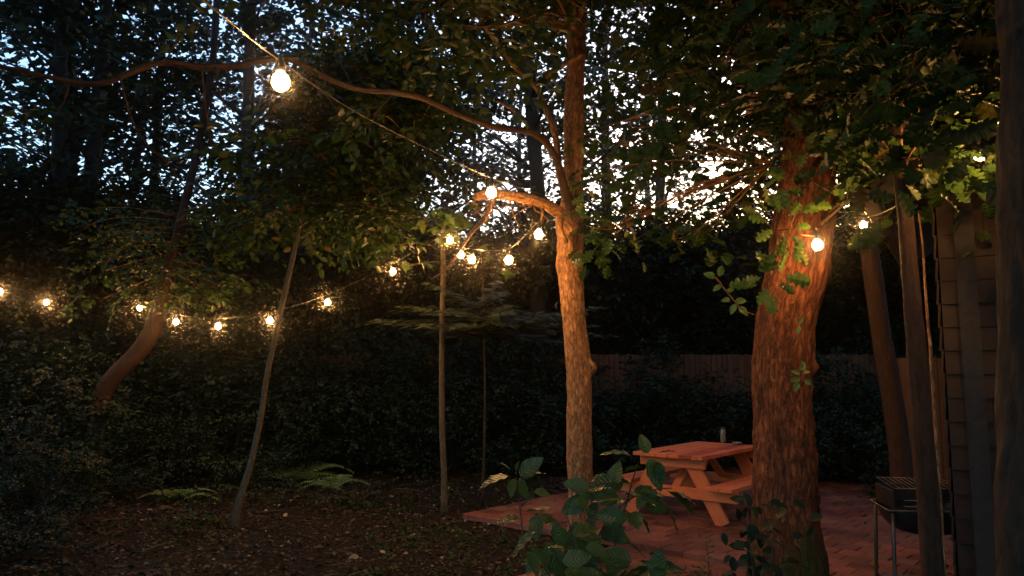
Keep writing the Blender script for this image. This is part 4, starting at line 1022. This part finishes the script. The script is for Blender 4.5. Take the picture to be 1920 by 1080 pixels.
light_string('string of bulbs from the top left with the largest bulb, tied to the centre tree', B1,
             [P(330, -40, 1.9), P(430, 40, 2.15), over(B1[0], .075) + Vector((-.03, 0, .02)), P(650, 200, 3.0), P(780, 268, 3.7), over(B1[1]), P(1000, 360, 5.5), P(1062, 380, 5.88)])
B2 = [(1010, 440, 5.35), (954, 488, 5.9), (885, 487, 6.5), (864, 478, 7.1), (844, 451, 7.8), (737, 509, 8.6), (614, 567, 9.0), (506, 601, 8.15), (409, 612, 8.8), (330, 604, 9.2), (262, 578, 10.2), (87, 567, 9.8), (0, 547, 9.6)]
cb = [P(1055, 400, 5.85)] + [over(b_) for b_ in B2] + [P(-80, 530, 9.4)]
light_string('long string of small bulbs running from the centre tree away to the left', B2, cb)
B3 = [(1533, 460, 4.4), (1619, 422, 6.6), (1838, 288, 3.25)]
BH = [(1474, 505, 7.6)]
light_string('string of bulbs from the oak trunk to the shed', [B3[0], B3[1], B3[2]] + BH,
             [P(1440, 395, 8.2), over(BH[0]), P(1500, 400, 6.8), over(B3[1]) , P(1600, 395, 5.5), over(B3[0]), P(1560, 385, 4.6), P(1615, 408, 4.4), P(1690, 380, 3.68), P(1770, 300, 3.4), over(B3[2]), P(1875, 228, 2.9), P(1900, 200, 2.3)])
g = Geo()   # rope tied round the centre tree
tp_ = []
for k in range(20):
    t = k / 19 * 2 * math.pi * 1.6; c_ = P(1074, 372, YM); tp_.append((c_.x + .098 * math.cos(t), YM + .098 * math.sin(t), c_.z - .02 + .03 * k / 19))
tube(g, tp_, [.006] * 20, 6, 5)
tag(link('rope', g.mesh('rope', True, None), M['black']), 'dark rope wound round the centre tree just below its fork', 'rope')

# ------------------------------------------------------------------ foreground broad-leaved shrub
def plant(name, label, stems, lvs, T, mat, size=(.09, .13), cat='plant', face=(0, -.5, .9)):
    root = empty(name, tuple(P(*stems[0][0])), label, cat)
    g = Geo()
    for st in stems: tube(g, [P(*q_) for q_ in st], [.0055 - .003 * i / (len(st) - 1) for i in range(len(st))], 6, .04)
    link('stem', g.mesh('stem', True, 'barkco'), M['greybark'], root)
    pos = [P(*l[:3]) for l in lvs]; ax = [Vector((l[3], random.uniform(-.35, .1), l[4])).normalized() for l in lvs]
    sz = [(l[5] if len(l) > 5 else random.uniform(*size)) for l in lvs]; n_ = len(lvs)
    nn_ = np.tile(np.array(face, float), (n_, 1)) + rng.normal(size=(n_, 3)) * .4
    o = link('leaves', leaf_mesh('leaves', T, (pos, ax, nn_, sz), True, True), mat, root); o.data.materials[0] = mat
    return root
# rosette left of the centre tree
Yp = 3.6
plant('broadleaf_seedling', 'upright seedling with a rosette of broad leaves left of the centre tree', [[(985, 1075, Yp), (978, 980, Yp), (968, 895, Yp)], [(978, 950, Yp), (1000, 920, Yp)]],
      [(955, 893, Yp, -1, -.15, .15), (975, 893, Yp, .8, .75, .14), (985, 895, Yp, .9, .35, .1), (965, 897, Yp, -.3, -.9, .09), (975, 895, Yp, .25, -1, .11), (958, 885, Yp, -.6, .8, .07), (968, 884, Yp, .1, .8, .05), (1002, 922, Yp, 1, -.1, .08), (998, 922, Yp, -.3, -.8, .05), (985, 960, Yp, 1, .2, .1), (975, 975, Yp, -1, .1, .11)], OVALB, M['leaf_big'])
# the big one
random.seed(5)
Yq = 3.0
lv = [(1187, 856, Yq, -1, .25, .135), (1215, 850, Yq, -.3, .8, .08), (1235, 850, Yq, .7, .2, .07), (1215, 862, Yq, .5, -1, .13), (1230, 865, Yq, .3, -1, .09), (1170, 885, Yq, .6, .3, .07),
      (1160, 935, Yq, -1, .15, .12), (1165, 925, Yq, .9, -.1, .14), (1200, 935, Yq, 1, -.5, .1), (1180, 905, Yq, -.6, .3, .08), (1250, 920, Yq, .8, -.5, .14), (1240, 940, Yq, .7, -.9, .14), (1265, 925, Yq, 1, -.3, .09),
      (1130, 915, Yq, -.9, .1, .09), (1110, 925, Yq, -1, -.4, .1), (1120, 940, Yq, -.4, -1, .11), (1140, 950, Yq, .4, -1, .13)]
for k in range(58):
    px = random.gauss(1068, 50); py = random.gauss(1025, 50)
    if py < 925 + abs(px - 1090) * .35 or px > 1190 or px < 930: continue
    lv.append((px, py, Yq + random.uniform(-.35, .35), random.gauss(0, 1), random.gauss(-.35, .5)))
for k in range(34): lv.append((random.uniform(1050, 1290), random.uniform(1060, 1120), Yq + random.uniform(-.3, .2), random.gauss(0, 1), random.gauss(.2, .5)))
for k in range(16): lv.append((random.uniform(1100, 1270), random.uniform(900, 965), Yq + random.uniform(-.2, .2), random.gauss(0, 1), random.gauss(-.2, .5)))
plant('broadleaf_shrub', 'large leafy shrub in the foreground covering the foot of the centre tree', [[(1125, 1200, Yq), (1140, 1080, Yq), (1170, 960, Yq), (1195, 870, Yq)], [(1080, 1200, Yq), (1120, 1010, Yq), (1190, 930, Yq), (1260, 915, Yq)], [(1125, 1200, Yq), (1090, 1060, Yq), (1060, 960, Yq)], [(1100, 1200, Yq), (1030, 1080, Yq), (990, 1010, Yq)]], lv, OVALB, M['leaf_big'], (.06, .125), 'shrub')
# growth round the foot of the oak
lv = []
for k in range(70): lv.append((random.gauss(1440, 42), random.uniform(930, 1110), 4.35 + random.uniform(-.15, .2), random.gauss(0, 1), random.gauss(-.2, .5)))
for k in range(30): lv.append((random.uniform(1370, 1420), random.uniform(990, 1110), 4.4 + random.uniform(-.15, .2), random.gauss(-.5, 1), random.gauss(-.1, .5)))
plant('ivy_plant', 'dim round leaved growth climbing the foot of the oak', [[(1400, 1150, 4.4), (1402, 1000, 4.4), (1398, 940, 4.45)], [(1440, 1150, 4.4), (1450, 1000, 4.4), (1440, 930, 4.45)], [(1425, 1150, 4.3), (1410, 1060, 4.3), (1402, 960, 4.35)]], lv, OVAL, M['leaf_shrub'], (.05, .09))
# weeds along the paving
def weed(px, py, label, n_=9, h=60, sc=.045):
    q_ = G(px, py); Y = q_.y; st = [[(px, py, Y), (px + 4, py - h * .5, Y), (px - 2, py - h, Y)]]
    plant('weed', label, st, [(px + random.uniform(-14, 14) * (.4 + k / n_), py - h * (.3 + .75 * k / n_), Y, random.choice((-1, 1)), random.uniform(-.1, .9)) for k in range(n_)], OVAL, M['leaf_oak'], (sc * .8, sc * 1.2))
weed(1325, 1100, 'small wiry weed in front of the paving below the picnic table', 12, 85, .035)
weed(1640, 1110, 'small yellowish weed rising left of the grill legs', 9, 90, .04)
weed(1578, 960, 'tiny pale seedling between the pavers right of the oak', 5, 16, .05)
# fern
def fern(px, py, n_, size, label, seed):
    rs = np.random.default_rng(seed); q_ = G(px, py); q_.z = gz(q_.x, q_.y) if True else 0
    pos = np.tile(np.array(q_), (n_, 1)) + rs.normal(size=(n_, 3)) * np.array([.04, .04, 0]); an = np.linspace(0, 2 * math.pi, n_, endpoint=False) + rs.uniform(-.2, .2, n_)
    ax = np.stack([np.cos(an), np.sin(an), rs.uniform(.1, .35, n_)], 1)
    root = empty('fern', tuple(q_), label, 'fern')
    link('fronds', leaf_mesh('fronds', FROND, (pos, ax, np.tile([0, 0, 1.], (n_, 1)), rs.uniform(.75, 1.1, n_) * size)), M['fern'], root)
fern(550, 905, 15, .85, 'pale green fern with arching fronds right of the leaning sapling', 1)
fern(625, 918, 10, .5, 'smaller fern just right of the arching fern', 2)
fern(330, 945, 9, .45, 'dim low fern on the dark floor left of the leaning sapling', 3)
fern(405, 880, 9, .5, 'dim fern behind the foot of the leaning sapling', 4)

# ------------------------------------------------------------------ thin haze added to give the bulbs their glowing halos
m, nt_, out_ = newmat('halo_volume')
pv = N(nt_, 'ShaderNodeVolumePrincipled'); pv.inputs['Density'].default_value = HALO_HAZE; pv.inputs['Color'].default_value = (.9, .92, .95, 1); pv.inputs['Anisotropy'].default_value = .988
nt_.links.new(pv.outputs[0], out_.inputs['Volume'])
g = Geo(); g.add([(x, y, z) for x in (-74, 74) for y in (-74, 74) for z in (-1.2, 22)], [(0, 1, 3, 2), (4, 6, 7, 5), (0, 4, 5, 1), (2, 3, 7, 6), (0, 2, 6, 4), (1, 5, 7, 3)])
tag(link('halo_haze', g.mesh('halo_haze'), m), kind='stuff')

place_labels()
